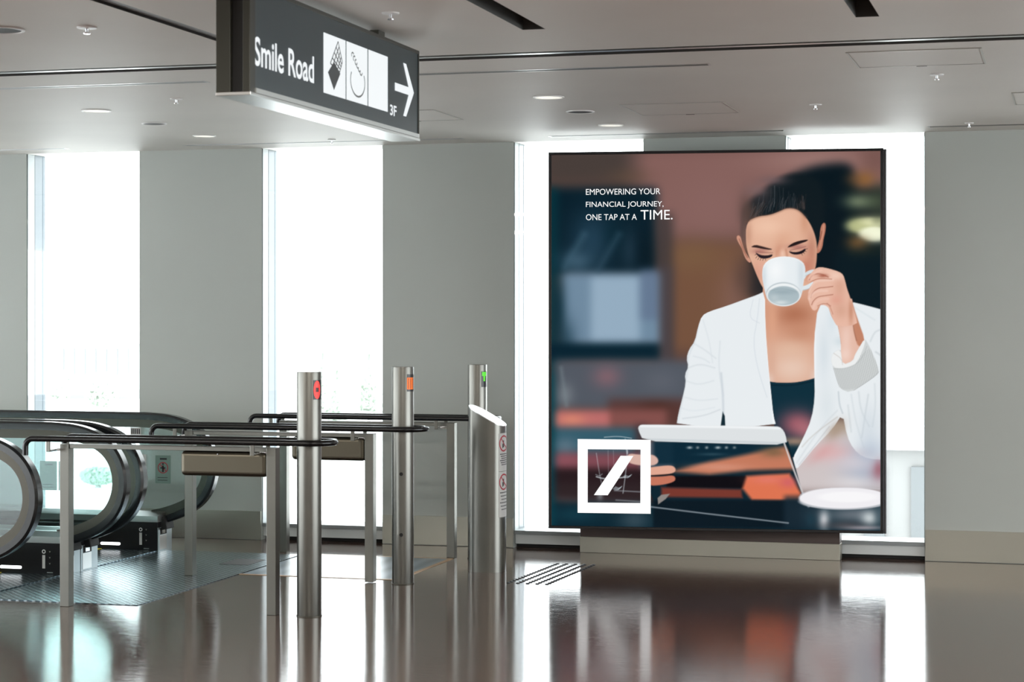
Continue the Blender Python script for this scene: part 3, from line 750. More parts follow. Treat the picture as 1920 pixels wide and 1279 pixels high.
def line(pts, wdt, col, s=1.0, a=1.0, clip=None, it=2):
    P = [tuple(map(float, p)) for p in pts]
    for _ in range(it if len(P) > 2 else 0):
        q = [P[0]]
        for u, v in zip(P[:-1], P[1:]): q += [(.75 * u[0] + .25 * v[0], .75 * u[1] + .25 * v[1]), (.25 * u[0] + .75 * v[0], .25 * u[1] + .75 * v[1])]
        P = q + [P[-1]]
    m0 = wdt + s + 2; xs = [p[0] for p in P]; ys = [p[1] for p in P]
    x0 = int(max(0, min(xs) - m0 - PX0)); x1 = int(min(W_, max(xs) + m0 - PX0 + 1)); y0 = int(max(0, min(ys) - m0 - PY0)); y1 = int(min(Hh, max(ys) + m0 - PY0 + 1))
    if x1 <= x0 or y1 <= y0: return
    X = XX[y0:y1, x0:x1]; Y = YY[y0:y1, x0:x1]; D = np.full(X.shape, 1e9)
    for (ax_, ay_), (bx_, by_) in zip(P[:-1], P[1:]):
        dx, dy = bx_ - ax_, by_ - ay_; L = dx * dx + dy * dy + 1e-9; t_ = np.clip(((X - ax_) * dx + (Y - ay_) * dy) / L, 0, 1)
        D = np.minimum(D, np.sqrt((X - ax_ - t_ * dx) ** 2 + (Y - ay_ - t_ * dy) ** 2))
    al = np.zeros((Hh, W_)); al[y0:y1, x0:x1] = sstep(.5 - (D - wdt / 2) / s) * a
    if clip is not None: al *= clip
    put(al, col)
def blob(cx, cy, rx, ry, col, a=1.0, clip=None, rot=0):      # gaussian smudge
    c, q = math.cos(math.radians(rot)), math.sin(math.radians(rot))
    u = ((XX - cx) * c + (YY - cy) * q) / rx; v = (-(XX - cx) * q + (YY - cy) * c) / ry
    al = np.exp(-(u * u + v * v)) * a
    if clip is not None: al = al * clip
    put(al, col)
#ART
# blurred cafe background
IMG[:] = (92, 68, 62)
rect(1020, 270, 1215, 345, (72, 62, 58), 50); rect(1190, 270, 1700, 450, (132, 96, 91), 70)
blob(1530, 300, 110, 26, (158, 122, 116), .8); blob(1640, 300, 30, 30, (112, 80, 74), .7); blob(1340, 380, 70, 60, (138, 102, 98), .6)
rect(1240, 455, 1440, 660, (116, 82, 62), 40); blob(1300, 480, 50, 30, (122, 92, 66), .7); blob(1380, 560, 35, 60, (134, 100, 92), .6)
blob(1180, 330, 40, 14, (96, 76, 62), .6)
rect(1020, 352, 1232, 515, (6, 30, 42), 26); rect(1020, 352, 1046, 1000, (4, 52, 62), 16, .8)
rect(1228, 400, 1262, 700, (66, 58, 58), 24, .9)
blob(1110, 450, 40, 55, (38, 68, 88), .8); blob(1080, 490, 30, 20, (72, 102, 122), .8); blob(1180, 470, 14, 40, (40, 62, 78), .6); blob(1150, 440, 18, 30, (6, 38, 50), .6)
blob(1210, 480, 14, 40, (4, 24, 34), .8)
rect(1052, 512, 1242, 646, (112, 138, 160), 20); rect(1108, 518, 1200, 640, (152, 176, 196), 20, .9); rect(1200, 505, 1236, 600, (98, 116, 142), 18, .8); blob(1060, 640, 20, 40, (10, 40, 54), .6); blob(1048, 580, 12, 70, (10, 44, 58), .9)
rect(1024, 644, 1238, 674, (4, 34, 48), 12); rect(1236, 500, 1262, 690, (74, 66, 70), 18, .8)
rect(1040, 676, 1300, 765, (82, 88, 98), 22); blob(1138, 706, 26, 20, (138, 100, 108), .8); blob(1060, 740, 14, 20, (150, 158, 162), .5); blob(1240, 715, 34, 22, (96, 100, 110), .7)
rect(1140, 748, 1290, 795, (88, 54, 50), 22, .85); blob(1230, 760, 34, 8, (70, 40, 32), .7)
rect(1040, 770, 1145, 802, (186, 108, 106), 12); blob(1072, 787, 24, 9, (222, 140, 112), .9); rect(1145, 768, 1250, 800, (142, 86, 82), 16, .8)
rect(1040, 802, 1200, 850, (52, 92, 108), 14); blob(1060, 836, 22, 14, (108, 124, 138), .7); rect(1190, 796, 1215, 850, (66, 52, 56), 12, .9)
rect(1040, 850, 1225, 880, (128, 74, 84), 14); blob(1060, 862, 26, 10, (150, 88, 98), .6); rect(1036, 878, 1240, 940, (40, 26, 30), 10)
rect(1036, 905, 1240, 938, (52, 42, 44), 16, .6)
rect(1030, 942, 1700, 1003, (10, 36, 48), 8); blob(1080, 965, 50, 14, (20, 62, 76), .8); blob(1190, 975, 30, 20, (96, 112, 122), .5); blob(1240, 965, 14, 30, (16, 40, 50), .8); blob(1300, 975, 40, 12, (40, 70, 80), .6)
line([(1040, 935), (1085, 938), (1200, 946)], 2, (140, 142, 146), 2.5, .8, it=0)
rect(1028, 700, 1040, 1000, (8, 66, 78), 10, .7)
# dark mass behind the head and lamps at the right
poly([(1440, 430), (1440, 372), (1470, 336), (1505, 318), (1540, 308), (1592, 304), (1606, 330), (1606, 420), (1680, 470), (1680, 600), (1500, 600), (1425, 560), (1425, 500)], (7, 22, 30), 24)
rect(1402, 470, 1450, 560, (34, 34, 38), 26, .85); blob(1392, 520, 16, 40, (84, 64, 58), .7)
rect(1565, 470, 1700, 590, (8, 26, 34), 14); rect(1590, 350, 1700, 480, (22, 34, 34), 22, .9)
blob(1620, 336, 20, 13, (142, 98, 52), 1); blob(1600, 336, 14, 10, (96, 72, 50), .7); blob(1610, 378, 26, 11, (126, 140, 112), .95); blob(1640, 378, 20, 12, (88, 104, 78), .7)
ell(1620, 423, 34, 15, (186, 190, 138), 10); ell(1645, 415, 30, 8, (222, 224, 176), 8); ell(1640, 439, 30, 14, (246, 249, 220), 8); blob(1608, 455, 20, 12, (118, 86, 52), .9)
rect(1636, 340, 1700, 420, (60, 68, 54), 16, .4)
# glass behind lap, warm floor blur behind the saucer
rect(1478, 800, 1700, 925, (206, 196, 196), 26); blob(1620, 870, 40, 40, (150, 170, 194), .9); blob(1645, 880, 14, 20, (150, 96, 110), .8); blob(1560, 850, 40, 16, (222, 170, 170), .8); blob(1570, 800, 60, 14, (176, 160, 142), .9)
blob(1600, 905, 40, 12, (226, 222, 224), .8)

def box_blur(a, r):
    for ax_ in (0, 1):
        p = np.concatenate([np.repeat(np.take(a, [0], ax_), r + 1, ax_), a, np.repeat(np.take(a, [-1], ax_), r, ax_)], ax_); c = np.cumsum(p, ax_); n = a.shape[ax_]
        a = (np.take(c, range(2 * r + 1, 2 * r + 1 + n), ax_) - np.take(c, range(n), ax_)) / (2 * r + 1)
    return a
blur_ = IMG.copy()
for _ in range(3): blur_ = box_blur(blur_, 5)
keep = np.exp(-(((XX - 1630) / 40) ** 2 + ((YY - 430) / 26) ** 2))[..., None] * .7
IMG[:] = blur_ * (1 - keep) + IMG * keep
line([(1052, 690), (1062, 760)], 5, (120, 134, 140), 12, .5); line([(1060, 500), (1095, 440)], 12, (64, 96, 114), 20, .5); line([(1122, 505), (1160, 440)], 10, (58, 86, 104), 20, .45)
# neck and chest
skin = (222, 178, 154)
m = poly([(1428, 540), (1440, 520), (1536, 500), (1540, 560), (1536, 620), (1534, 700), (1534, 748), (1438, 748), (1434, 700), (1432, 620)], (214, 160, 134), 1.2, it=1)
blob(1490, 590, 38, 24, (172, 108, 80), .85, m); blob(1500, 628, 30, 24, (194, 134, 106), .8, m); blob(1448, 600, 10, 40, (222, 164, 134), .7, m)
blob(1485, 690, 50, 36, (232, 202, 184), .9, m); blob(1482, 655, 40, 18, (226, 188, 164), .7, m); blob(1448, 690, 8, 50, (214, 168, 146), .5, m); blob(1444, 712, 8, 12, (226, 196, 180), .9, m); blob(1526, 706, 8, 14, (226, 196, 180), .9, m)
# top
m = poly([(1440, 712), (1446, 717), (1485, 718), (1510, 714), (1534, 707), (1534, 750), (1524, 790), (1505, 830), (1484, 866), (1466, 840), (1450, 800)], (12, 46, 60), 1.2, it=1)
line([(1445, 722), (1485, 724), (1529, 714)], 1.5, (4, 28, 40), 1.4, .8, m)
blob(1495, 795, 34, 26, (158, 92, 104), .95, m); blob(1510, 805, 20, 18, (186, 116, 124), .7, m); blob(1490, 828, 30, 8, (170, 140, 118), .8, m); blob(1484, 856, 12, 14, (10, 40, 54), .9, m)
# head
def h3(pts): return [(1380 + x / 4.569, 320 + y / 4.569) for x, y in pts]
# hair mass
poly(h3([(55, 560), (60, 420), (70, 320), (130, 240), (230, 160), (360, 60), (520, 20), (700, 60), (760, 200), (760, 420), (720, 620), (690, 640), (600, 440), (300, 400), (90, 470), (85, 600)]), (14, 26, 32), 17, .97)
blob(1398, 392, 14, 30, (96, 74, 70), .7); blob(1420, 358, 22, 13, (122, 98, 98), .75); blob(1450, 338, 26, 9, (112, 92, 94), .7); blob(1430, 376, 18, 12, (54, 50, 54), .5)
blob(1404, 404, 14, 26, (84, 66, 60), .75); blob(1397, 440, 8, 30, (120, 90, 82), .85)
for (x0, y0, x1, y1, c_) in ((330, 130, 326, 310, 120), (300, 150, 290, 320, 70), (405, 150, 395, 300, 74), (370, 140, 372, 310, 60), (240, 190, 215, 340, 80), (200, 230, 170, 370, 86), (450, 180, 450, 310, 58), (500, 200, 520, 330, 50), (550, 250, 575, 350, 48), (150, 280, 120, 400, 74), (270, 170, 250, 340, 44), (350, 180, 345, 330, 40)):
    line(h3([(x0, y0), ((x0 + x1) / 2 + 4, (y0 + y1) / 2), (x1, y1)]), .9, (c_, c_ + 4, c_ + 8), 2.2, .55)
rs = random.Random(3)
for k in range(90):
    u = rs.random(); x = 100 + 500 * u; y = 425 - 95 * math.sin(min(1, u * 1.15) * PI * .55) + rs.uniform(-12, 8)
    ln = rs.uniform(50, 130); dx = (u - .35) * -60 + 20 + rs.uniform(-12, 12); b0 = rs.choice((36, 50, 66, 84, 104)); wrm = 14 if u < .25 or u > .85 else 0
    line(h3([(x, y), (x + dx * .5 + 4, y - ln * .6), (x + dx + 14, y - ln)]), .7, (b0 + wrm, b0, b0 + 4 - wrm * .5), 1.5, .5, it=1)
# left ear, right ear
poly(h3([(2, 575), (14, 552), (38, 562), (52, 620), (75, 690), (100, 730), (132, 775), (120, 792), (92, 770), (70, 730), (52, 668), (22, 620)]), (206, 150, 128), 1.3)
line(h3([(28, 585), (48, 640), (72, 700), (98, 745)]), 2, (150, 92, 74), 1.6, .7)
poly(h3([(722, 500), (735, 460), (755, 443), (770, 462), (766, 520), (748, 590), (742, 650), (722, 695), (695, 712), (686, 690), (700, 640), (716, 585)]), (186, 124, 102), 1.3)
line(h3([(750, 470), (748, 530), (728, 610), (712, 670)]), 2.2, (214, 152, 128), 2, .8); line(h3([(735, 520), (722, 590)]), 1.6, (120, 70, 54), 1.6, .7)
fm_ = poly(h3([(88, 440), (180, 392), (290, 380), (370, 350), (440, 318), (530, 330), (600, 400), (655, 490), (690, 600), (694, 700), (684, 830), (640, 960), (560, 1060), (400, 1110), (280, 1060), (225, 1000), (180, 900), (140, 800), (105, 720), (84, 620)]), (226, 178, 152), 1.8)
blob(1440, 425, 36, 20, (240, 198, 172), .8, fm_); blob(1470, 405, 20, 12, (232, 186, 160), .6, fm_); blob(1509, 414, 9, 26, (198, 138, 108), .55, fm_); blob(1522, 470, 10, 40, (186, 126, 104), .75, fm_)
blob(1403, 440, 7, 26, (196, 146, 122), .7, fm_); blob(1470, 448, 16, 14, (222, 170, 142), .7, fm_); blob(1462, 470, 10, 14, (206, 146, 120), .8, fm_); blob(1420, 512, 12, 20, (212, 150, 130), .7, fm_)
blob(1512, 500, 14, 22, (196, 128, 106), .9, fm_); blob(1500, 484, 14, 7, (214, 154, 132), .7, fm_); blob(1428, 500, 8, 14, (226, 170, 150), .6, fm_)
blob(1425, 471, 16, 6, (176, 118, 108), .85, fm_); blob(1495, 463, 18, 6, (178, 120, 108), .9, fm_)
line(h3([(90, 440), (180, 392), (290, 380), (370, 350), (440, 318), (530, 330), (600, 400)]), 3, (110, 78, 66), 7, .55)
# brows
poly(h3([(122, 655), (165, 634), (215, 646), (265, 660), (312, 672), (300, 680), (230, 672), (175, 660)]), (52, 34, 34), 1.4, it=1)
poly(h3([(436, 658), (480, 622), (540, 600), (622, 588), (606, 606), (560, 622), (505, 642), (462, 656)]), (38, 26, 28), 1.4, it=1)
# closed lids and lashes
poly(h3([(165, 698), (205, 722), (262, 728), (318, 714), (304, 742), (250, 756), (205, 750), (178, 722)]), (38, 28, 36), 1.4, it=1)
for x, y, dx, dy in ((180, 735, -10, 14), (195, 748, -8, 14), (212, 755, -5, 14), (232, 757, -2, 13), (172, 718, -10, 6), (252, 757, 2, 10)): line(h3([(x, y), (x + dx, y + dy)]), .8, (24, 18, 24), 1, .9)
line(h3([(170, 694), (215, 700), (270, 704), (315, 704)]), 1, (122, 76, 72), 1.5, .7)
poly(h3([(448, 688), (500, 700), (550, 692), (600, 662), (592, 692), (560, 714), (510, 722), (470, 712)]), (30, 22, 30), 1.4, it=1)
for x, y, dx, dy in ((590, 690, 12, 3), (578, 703, 10, 8), (562, 714, 8, 10), (600, 672, 12, -3)): line(h3([(x, y), (x + dx, y + dy)]), .8, (20, 14, 20), 1, .9)
line(h3([(460, 684), (510, 672), (560, 660), (598, 650)]), 1, (120, 76, 74), 1.5, .7)
# nose bridge shading
line(h3([(350, 690), (345, 740)]), 2, (206, 146, 122), 5, .6); line(h3([(428, 680), (438, 735)]), 3, (184, 122, 98), 6, .7); blob(1467, 476, 5, 9, (240, 200, 178), .8, fm_)
# jacket
J = (232, 237, 240)
jl = mask([(1434, 546), (1420, 553), (1400, 560), (1362, 574), (1330, 584), (1316, 592), (1309, 612), (1303, 640), (1292, 655), (1287, 672), (1291, 688), (1284, 702), (1286, 718), (1280, 745), (1272, 775), (1268, 800), (1456, 800), (1450, 780), (1446, 740), (1440, 680), (1435, 610)], 1.2, 1)
put(jl, J)
line([(1434, 548), (1436, 610), (1441, 680), (1447, 740), (1451, 798)], 3, (250, 252, 253), 4, .7, jl)
line([(1424, 560), (1420, 600), (1412, 640), (1420, 690), (1438, 745)], 1.2, (206, 214, 222), 3, .7, jl); line([(1412, 562), (1404, 596), (1424, 606)], 1, (204, 212, 220), 2, .7, jl)
line([(1352, 700), (1356, 745), (1356, 800)], 3, (190, 200, 208), 6, .7, jl); line([(1350, 640), (1347, 690), (1356, 742)], 1.4, (204, 212, 219), 5, .6, jl)
poly([(1355, 772), (1359, 780), (1360, 800), (1351, 800)], (20, 44, 54), 2, it=0)
for p, c_ in (([(1302, 645), (1320, 655), (1342, 672)], 208), ([(1290, 690), (1312, 682), (1340, 690)], 206), ([(1288, 715), (1310, 722), (1338, 714)], 212), ([(1300, 668), (1318, 672), (1330, 680)], 212), ([(1284, 745), (1310, 752), (1345, 748)], 214), ([(1280, 785), (1320, 780), (1350, 768)], 202), ([(1318, 600), (1330, 640), (1336, 680)], 216), ([(1276, 765), (1300, 772), (1340, 764)], 220)):
    line(p, 1.6, (c_, c_ + 7, c_ + 12), 4.5, .75, jl)
line([(1309, 612), (1303, 640), (1289, 670), (1290, 690), (1285, 715), (1280, 745), (1270, 795)], 3, (206, 214, 220), 5, .6, jl)
jr = mask([(1534, 570), (1560, 560), (1596, 566), (1625, 573), (1680, 588), (1680, 862), (1640, 862), (1618, 857), (1600, 842), (1588, 818), (1580, 775), (1560, 806), (1530, 836), (1506, 866), (1492, 882), (1484, 864), (1506, 822), (1522, 785), (1528, 745), (1527, 700), (1526, 640)], 1.2, 1)
put(jr, J)
line([(1528, 620), (1528, 745), (1506, 822), (1486, 864)], 3, (248, 250, 252), 4, .7, jr)
blob(1545, 660, 12, 50, (214, 223, 229), .8, jr); blob(1550, 760, 16, 40, (218, 226, 230), .7, jr); blob(1560, 600, 10, 30, (216, 226, 232), .8, jr); blob(1575, 640, 12, 10, (206, 218, 224), .7, jr)
line([(1580, 775), (1574, 760), (1572, 735)], 2, (190, 200, 206), 4, .9, jr); line([(1555, 800), (1528, 835), (1498, 872)], 1.5, (196, 202, 208), 3, .8, jr); line([(1570, 770), (1545, 795), (1512, 840), (1494, 868)], 2, (212, 218, 222), 5, .8, jr)
for p, c_ in (([(1632, 640), (1640, 622), (1652, 618)], 200), ([(1610, 735), (1614, 770), (1630, 800)], 204), ([(1628, 740), (1622, 780), (1616, 820)], 198), ([(1640, 720), (1642, 760), (1636, 800)], 206), ([(1596, 740), (1604, 790), (1620, 840)], 210), ([(1590, 760), (1596, 810)], 204), ([(1642, 660), (1654, 668)], 190), ([(1600, 575), (1640, 600)], 216)):
    line(p, 2, (c_, c_ + 8, c_ + 12), 5, .8, jr)
blob(1630, 800, 22, 40, (204, 214, 222), .55, jr); blob(1620, 850, 22, 10, (214, 206, 210), .8, jr)
line([(1504, 838), (1520, 820), (1545, 800), (1570, 782)], 1.4, (178, 170, 160), 4, .5)
blob(1606, 868, 44, 20, (216, 208, 214), .75); blob(1634, 846, 26, 26, (176, 190, 208), .6); blob(1566, 808, 12, 22, (170, 148, 130), .7, None, 40); blob(1540, 850, 30, 10, (214, 160, 160), .5, None, -38); blob(1648, 880, 9, 16, (160, 100, 112), .7)
# forearm
def h5(pts): return [(1440 + x / 5.327, 560 + y / 5.327) for x, y in pts]
fa = poly(h5([(560, -40), (600, 75), (640, 200), (690, 250), (712, 340), (728, 450), (728, 560), (745, 670), (800, 690), (850, 640), (880, 550), (950, 470), (965, 400), (900, 230), (852, 80), (835, -20)]), (228, 186, 168), 1.3, it=1)
poly(h5([(835, 0), (855, 80), (905, 230), (965, 400), (950, 465), (900, 480), (872, 400), (850, 290), (848, 170)]), (190, 126, 98), 3, .9, it=1); line(h5([(848, 180), (852, 300), (885, 420)]), 1.4, (140, 86, 66), 2.2, .7)
blob(*h5([(780, 400)])[0], 9, 30, (238, 204, 190), .8, fa); blob(*h5([(740, 200)])[0], 16, 12, (206, 152, 132), .8, fa); blob(*h5([(770, 560)])[0], 12, 14, (242, 214, 202), .7, fa)
line(h5([(600, 75), (640, 200), (690, 250), (712, 340), (728, 450)]), 1.2, (190, 140, 120), 2, .6, fa)
# cuff
cf = poly(h5([(634, 640), (632, 590), (655, 535), (725, 502), (730, 560), (748, 662), (850, 622), (868, 560), (905, 500), (965, 398), (1000, 450), (1060, 580), (1112, 722), (1090, 762), (985, 838), (822, 942), (722, 902), (690, 832), (655, 705)]), (208, 212, 212), 1.3, it=1)
up = mask(h5([(620, 600), (655, 535), (725, 502), (748, 662), (850, 622), (868, 560), (960, 396), (975, 440), (890, 650), (800, 690), (740, 700), (650, 690)]), 2, 1)
put(up * cf, (236, 238, 238))
lowm = cf * (1 - up)
for k in range(26):
    u = k / 25; a0 = (655 + u * 400 - 0, 700 - 40 * math.sin(u * PI) * 0 - u * 240 + 40 * math.sin(PI * u)); a1 = (720 + u * 400, 905 - u * 150 + 50 * math.sin(PI * u))
    line(h5([a0, a1]), .8, (158, 162, 162), 1.1, .75, lowm, it=0)
line(h5([(650, 700), (740, 702), (830, 680), (900, 640), (960, 560), (985, 480)]), 1.2, (176, 180, 180), 2, .7, cf); line(h5([(822, 942), (985, 838), (1090, 762), (1112, 722)]), 1.4, (150, 154, 156), 2, .8, cf)
line(h5([(655, 545), (735, 600), (745, 660)]), 1, (190, 180, 174), 2, .7, cf)
# cup handle
line(h3([(580, 915), (592, 890), (640, 862), (690, 860)]), 6, (214, 222, 226), 1.2); line(h3([(568, 1008), (610, 1000), (660, 970), (710, 948)]), 8, (222, 230, 233), 1.2)
line(h3([(575, 1024), (620, 1014), (660, 990)]), 1.2, (168, 178, 184), 1.5, .8); line(h3([(586, 905), (640, 880)]), 1, (170, 180, 186), 1.5, .6)
# hand
hd = poly(h3([(612, 925), (636, 885), (680, 838), (722, 825), (792, 838), (882, 866), (918, 892), (936, 950), (950, 1010), (975, 1080), (1000, 1160), (1030, 1260), (1042, 1320), (870, 1340), (832, 1280), (812, 1205), (782, 1162), (740, 1148), (702, 1162), (694, 1192), (664, 1202), (640, 1170), (626, 1130), (612, 1085), (618, 1030), (640, 990), (668, 950), (640, 950), (616, 946)]), (232, 186, 166), 1.3, it=1)
blob(*h3([(890, 1000)])[0], 12, 26, (212, 160, 138), .7, hd); blob(*h3([(850, 900)])[0], 16, 8, (242, 206, 188), .8, hd); blob(*h3([(860, 1110)])[0], 12, 10, (222, 158, 140), .7, hd); blob(*h3([(900, 1200)])[0], 14, 16, (214, 164, 142), .8, hd); blob(*h3([(985, 1200)])[0], 5, 26, (196, 138, 112), .8, hd)
# fingers: index, middle, ring, little with dark creases between
line(h3([(628, 935), (660, 890), (720, 880), (790, 912)]), 1.6, (150, 84, 66), 3, .8, hd); blob(*h3([(745, 900)])[0], 9, 3.5, (168, 98, 78), .9, hd)
line(h3([(640, 925), (680, 868), (730, 855)]), 4, (240, 196, 178), 4, .7, hd)
line(h3([(620, 1040), (650, 975), (690, 945), (760, 940), (830, 935)]), 4, (240, 204, 188), 4, .7, hd); line(h3([(640, 1090), (650, 1050), (700, 1005), (770, 1000), (830, 992)]), 1.4, (160, 98, 80), 1.8, .85, hd)
line(h3([(628, 1100), (656, 1050), (700, 1030), (780, 1030)]), 4, (240, 202, 186), 4, .7, hd); line(h3([(648, 1150), (660, 1118), (700, 1080), (770, 1070), (830, 1062)]), 1.4, (160, 98, 80), 1.8, .85, hd)
line(h3([(662, 1180), (680, 1128), (730, 1100), (790, 1098)]), 4, (238, 196, 180), 4, .7, hd); line(h3([(700, 1160), (740, 1140), (780, 1140), (810, 1160)]), 1.6, (172, 112, 94), 2, .7, hd)
line(h3([(640, 952), (700, 925), (770, 925), (820, 930)]), 1.5, (176, 112, 92), 2, .8, hd); line(h3([(780, 1135), (806, 1165), (830, 1230)]), 1.4, (186, 126, 106), 2, .7, hd)
line(h3([(612, 1085), (618, 1030), (640, 990)]), 1.2, (190, 130, 112), 1.6, .7, hd)
# cup
cp = poly(h3([(226, 850), (240, 800), (290, 758), (360, 738), (440, 734), (520, 750), (575, 785), (594, 830), (592, 890), (578, 960), (568, 1040), (550, 1096), (500, 1140), (430, 1160), (350, 1156), (290, 1126), (258, 1080), (240, 1000), (224, 910)]), (232, 238, 241), 1.3, it=1)
blob(*h3([(340, 850)])[0], 16, 24, (248, 250, 251), .8, cp); blob(*h3([(560, 880)])[0], 7, 40, (206, 216, 222), .8, cp); blob(*h3([(240, 920)])[0], 5, 30, (206, 216, 222), .7, cp)
line(h3([(236, 830), (270, 775), (340, 745), (430, 738), (520, 754), (580, 800)]), 1, (250, 252, 252), 1.6, .8, cp)
ell(*h3([(406, 1058)])[0], 32.5, 22.5, (190, 200, 205), 1.5); ell(*h3([(408, 1064)])[0], 32, 21.5, (238, 242, 243), 1.5); ell(*h3([(408, 1072)])[0], 29.5, 18, (172, 188, 194), 2)
blob(*h3([(405, 1040)])[0], 24, 5, (146, 164, 172), .6); blob(*h3([(380, 1130)])[0], 14, 4, (214, 222, 224), .9); blob(*h3([(330, 1090)])[0], 8, 6, (190, 202, 206), .8); line(h3([(290, 1030), (400, 1005), (520, 1040)]), 1, (140, 156, 164), 2, .6)
# tablet
poly([(1240, 828), (1478, 828), (1506, 930), (1470, 970), (1230, 950), (1210, 900)], (12, 36, 48), 2, it=0)
tb = mask([(1205, 826), (1474, 832), (1508, 936), (1480, 982), (1215, 950)], 2, 0)
rect(1200, 828, 1262, 880, (88, 96, 108), 14, .9); rect(1225, 826, 1470, 872, (8, 40, 56), 12, .9)
put(mask([(1262, 884), (1330, 866), (1400, 852), (1470, 838), (1490, 852), (1494, 880), (1400, 882), (1330, 890)], 14, 0) * tb, (196, 122, 94)); blob(1350, 876, 50, 7, (212, 146, 122), .8, tb); blob(1450, 848, 26, 10, (120, 96, 70), .8, tb)
put(mask([(1250, 893), (1400, 893), (1398, 916), (1250, 914)], 6, 0) * tb, (14, 12, 18))
put(mask([(1400, 893), (1480, 888), (1502, 925), (1500, 940), (1410, 938), (1392, 916)], 10, 0) * tb, (222, 116, 82)); blob(1440, 900, 30, 8, (226, 122, 106), .8, tb); blob(1478, 905, 16, 10, (206, 96, 106), .7, tb)
put(mask([(1240, 914), (1390, 918), (1392, 934), (1240, 932)], 8, 0) * tb, (120, 56, 46)); rect(1225, 938, 1500, 990, (9, 24, 34), 8, .95)
rect(1470, 930, 1540, 992, (24, 42, 54), 16, .8)
line([(1470, 830), (1484, 870), (1505, 925)], 3, (214, 208, 208), 2, .9); line([(1505, 925), (1516, 950)], 4, (150, 160, 170), 3, .7)
for k, (x, c_) in enumerate(((1293, 190), (1308, 150), (1325, 170), (1346, 200), (1362, 170), (1377, 140))): blob(x, 839.5, 5 if k in (0, 3) else 3, 2.4, (c_, c_ + 8, c_ + 12), .8)
blob(1335, 852, 26, 3, (40, 70, 84), .9)
bz = poly([(1196, 805), (1198, 798), (1206, 796), (1320, 798), (1455, 799), (1466, 803), (1473, 815), (1476, 834), (1400, 833), (1300, 830), (1206, 827)], (222, 226, 228), 1.6, it=1)
line([(1202, 799), (1330, 800), (1462, 803)], 4, (244, 247, 249), 5, .9, bz); line([(1208, 824), (1330, 827), (1474, 831)], 3, (196, 204, 208), 4, .8, bz)
# fingers holding the tablet
poly([(1176, 850), (1200, 853), (1224, 852), (1234, 860), (1234, 869), (1222, 874), (1190, 872), (1176, 866)], (214, 176, 164), 3)
poly([(1205, 878), (1224, 876), (1258, 872), (1267, 878), (1266, 886), (1250, 890), (1224, 892), (1205, 892)], (224, 168, 146), 2.5); poly([(1205, 894), (1240, 894), (1262, 891), (1267, 897), (1264, 904), (1240, 910), (1215, 911)], (196, 118, 94), 2.5)
line([(1215, 892.5), (1262, 889.5)], 2.2, (40, 24, 24), 2, .9)
poly([(1233, 934), (1240, 928), (1256, 926), (1248, 936), (1234, 946)], (140, 134, 130), 2, it=0)
line([(1215, 950), (1330, 964), (1478, 981)], 2.4, (150, 160, 168), 2.5, .85, it=0)
# saucer
blob(1600, 965, 60, 16, (120, 126, 134), .8); blob(1545, 975, 10, 18, (206, 208, 212), .9); blob(1630, 972, 16, 14, (206, 214, 216), .9); blob(1650, 965, 10, 18, (70, 90, 100), .7); blob(1585, 985, 40, 8, (86, 80, 84), .7); blob(1520, 975, 10, 14, (30, 60, 74), .7); blob(1620, 990, 40, 4, (176, 166, 172), .7)
ell(1582, 940, 84, 16, (186, 190, 196), 2); ell(1582, 934, 84, 19.5, (240, 238, 242), 1.6); ell(1590, 932, 56, 10, (248, 247, 249), 5)
line([(1500, 928), (1510, 922), (1540, 916), (1600, 914), (1650, 917)], .8, (206, 206, 212), 1.4, .8)
# water glass
for p, wd_, a_ in (([(1118, 850), (1124, 890), (1132, 925)], 1.4, .5), ([(1176, 845), (1174, 880), (1168, 925)], 1.6, .6), ([(1133, 820), (1160, 818), (1184, 822)], 1.3, .7), ([(1172, 824), (1176, 850)], 3, .5), ([(1140, 845), (1141, 900)], 1, .35), ([(1150, 845), (1151, 885)], 1, .3)):
    line(p, wd_, (206, 216, 222), 1.6, a_)
for k in range(14):
    x = 1117 + (k * 37 % 56); y = 890 + (k * 23 % 34); line([(x, y), (x + 7, y + 3), (x + 12, y - 1)], 1.2, (190, 204, 210), 1.6, .6)
line([(1118, 894), (1135, 899), (1172, 895)], 2, (214, 224, 228), 2, .8); line([(1152, 920), (1210, 923)], 2, (150, 156, 162), 2.5, .7); line([(1155, 938), (1205, 941)], 2.4, (150, 156, 162), 3, .6); blob(1125, 930, 6, 8, (150, 156, 162), .6)
#ENDART

def srgb2lin(c):
    c = np.clip(c / 255., 0, 1); return np.where(c <= .04045, c / 12.92, ((c + .055) / 1.055) ** 2.4)
LIN = srgb2lin(IMG)
# the panel mesh: one vertex colour sample every few millimetres
def bloc(px, py):
    """photograph direction -> position on the flat billboard plane (its own x, z)"""
    dx = -S_ + C_s * (px - 960) / F_; dy = C_s + S_ * (px - 960) / F_; dz = -(py - H_) / F_
    k = (BL.x * BN.x + BL.y * BN.y) / (dx * BN.x + dy * BN.y)
    x, y, z = dx * k, dy * k, 1.6 + dz * k
    return (x - BL.x) * BX.x + (y - BL.y) * BX.y, z - BZ
NX, NZ = 620, 700
pw, ph, pz = BW - .044, BH - .038, .019
us = np.linspace(0, pw, NX) + .022; vs = np.linspace(0, ph, NZ) + pz
U, V = np.meshgrid(us, vs)
wx = BL.x + U * BX.x; wy = BL.y + U * BX.y; wz = V + BZ
dep = -S_ * wx + C_s * wy; lat = C_s * wx + S_ * wy
ix = 960 + lat * F_ / dep - PX0; iy = H_ - (wz - 1.6) * F_ / dep - PY0
ix = np.clip(ix, 0, W_ - 1.001); iy = np.clip(iy, 0, Hh - 1.001)
i0, j0 = ix.astype(int), iy.astype(int); fx, fy = (ix - i0)[..., None], (iy - j0)[..., None]
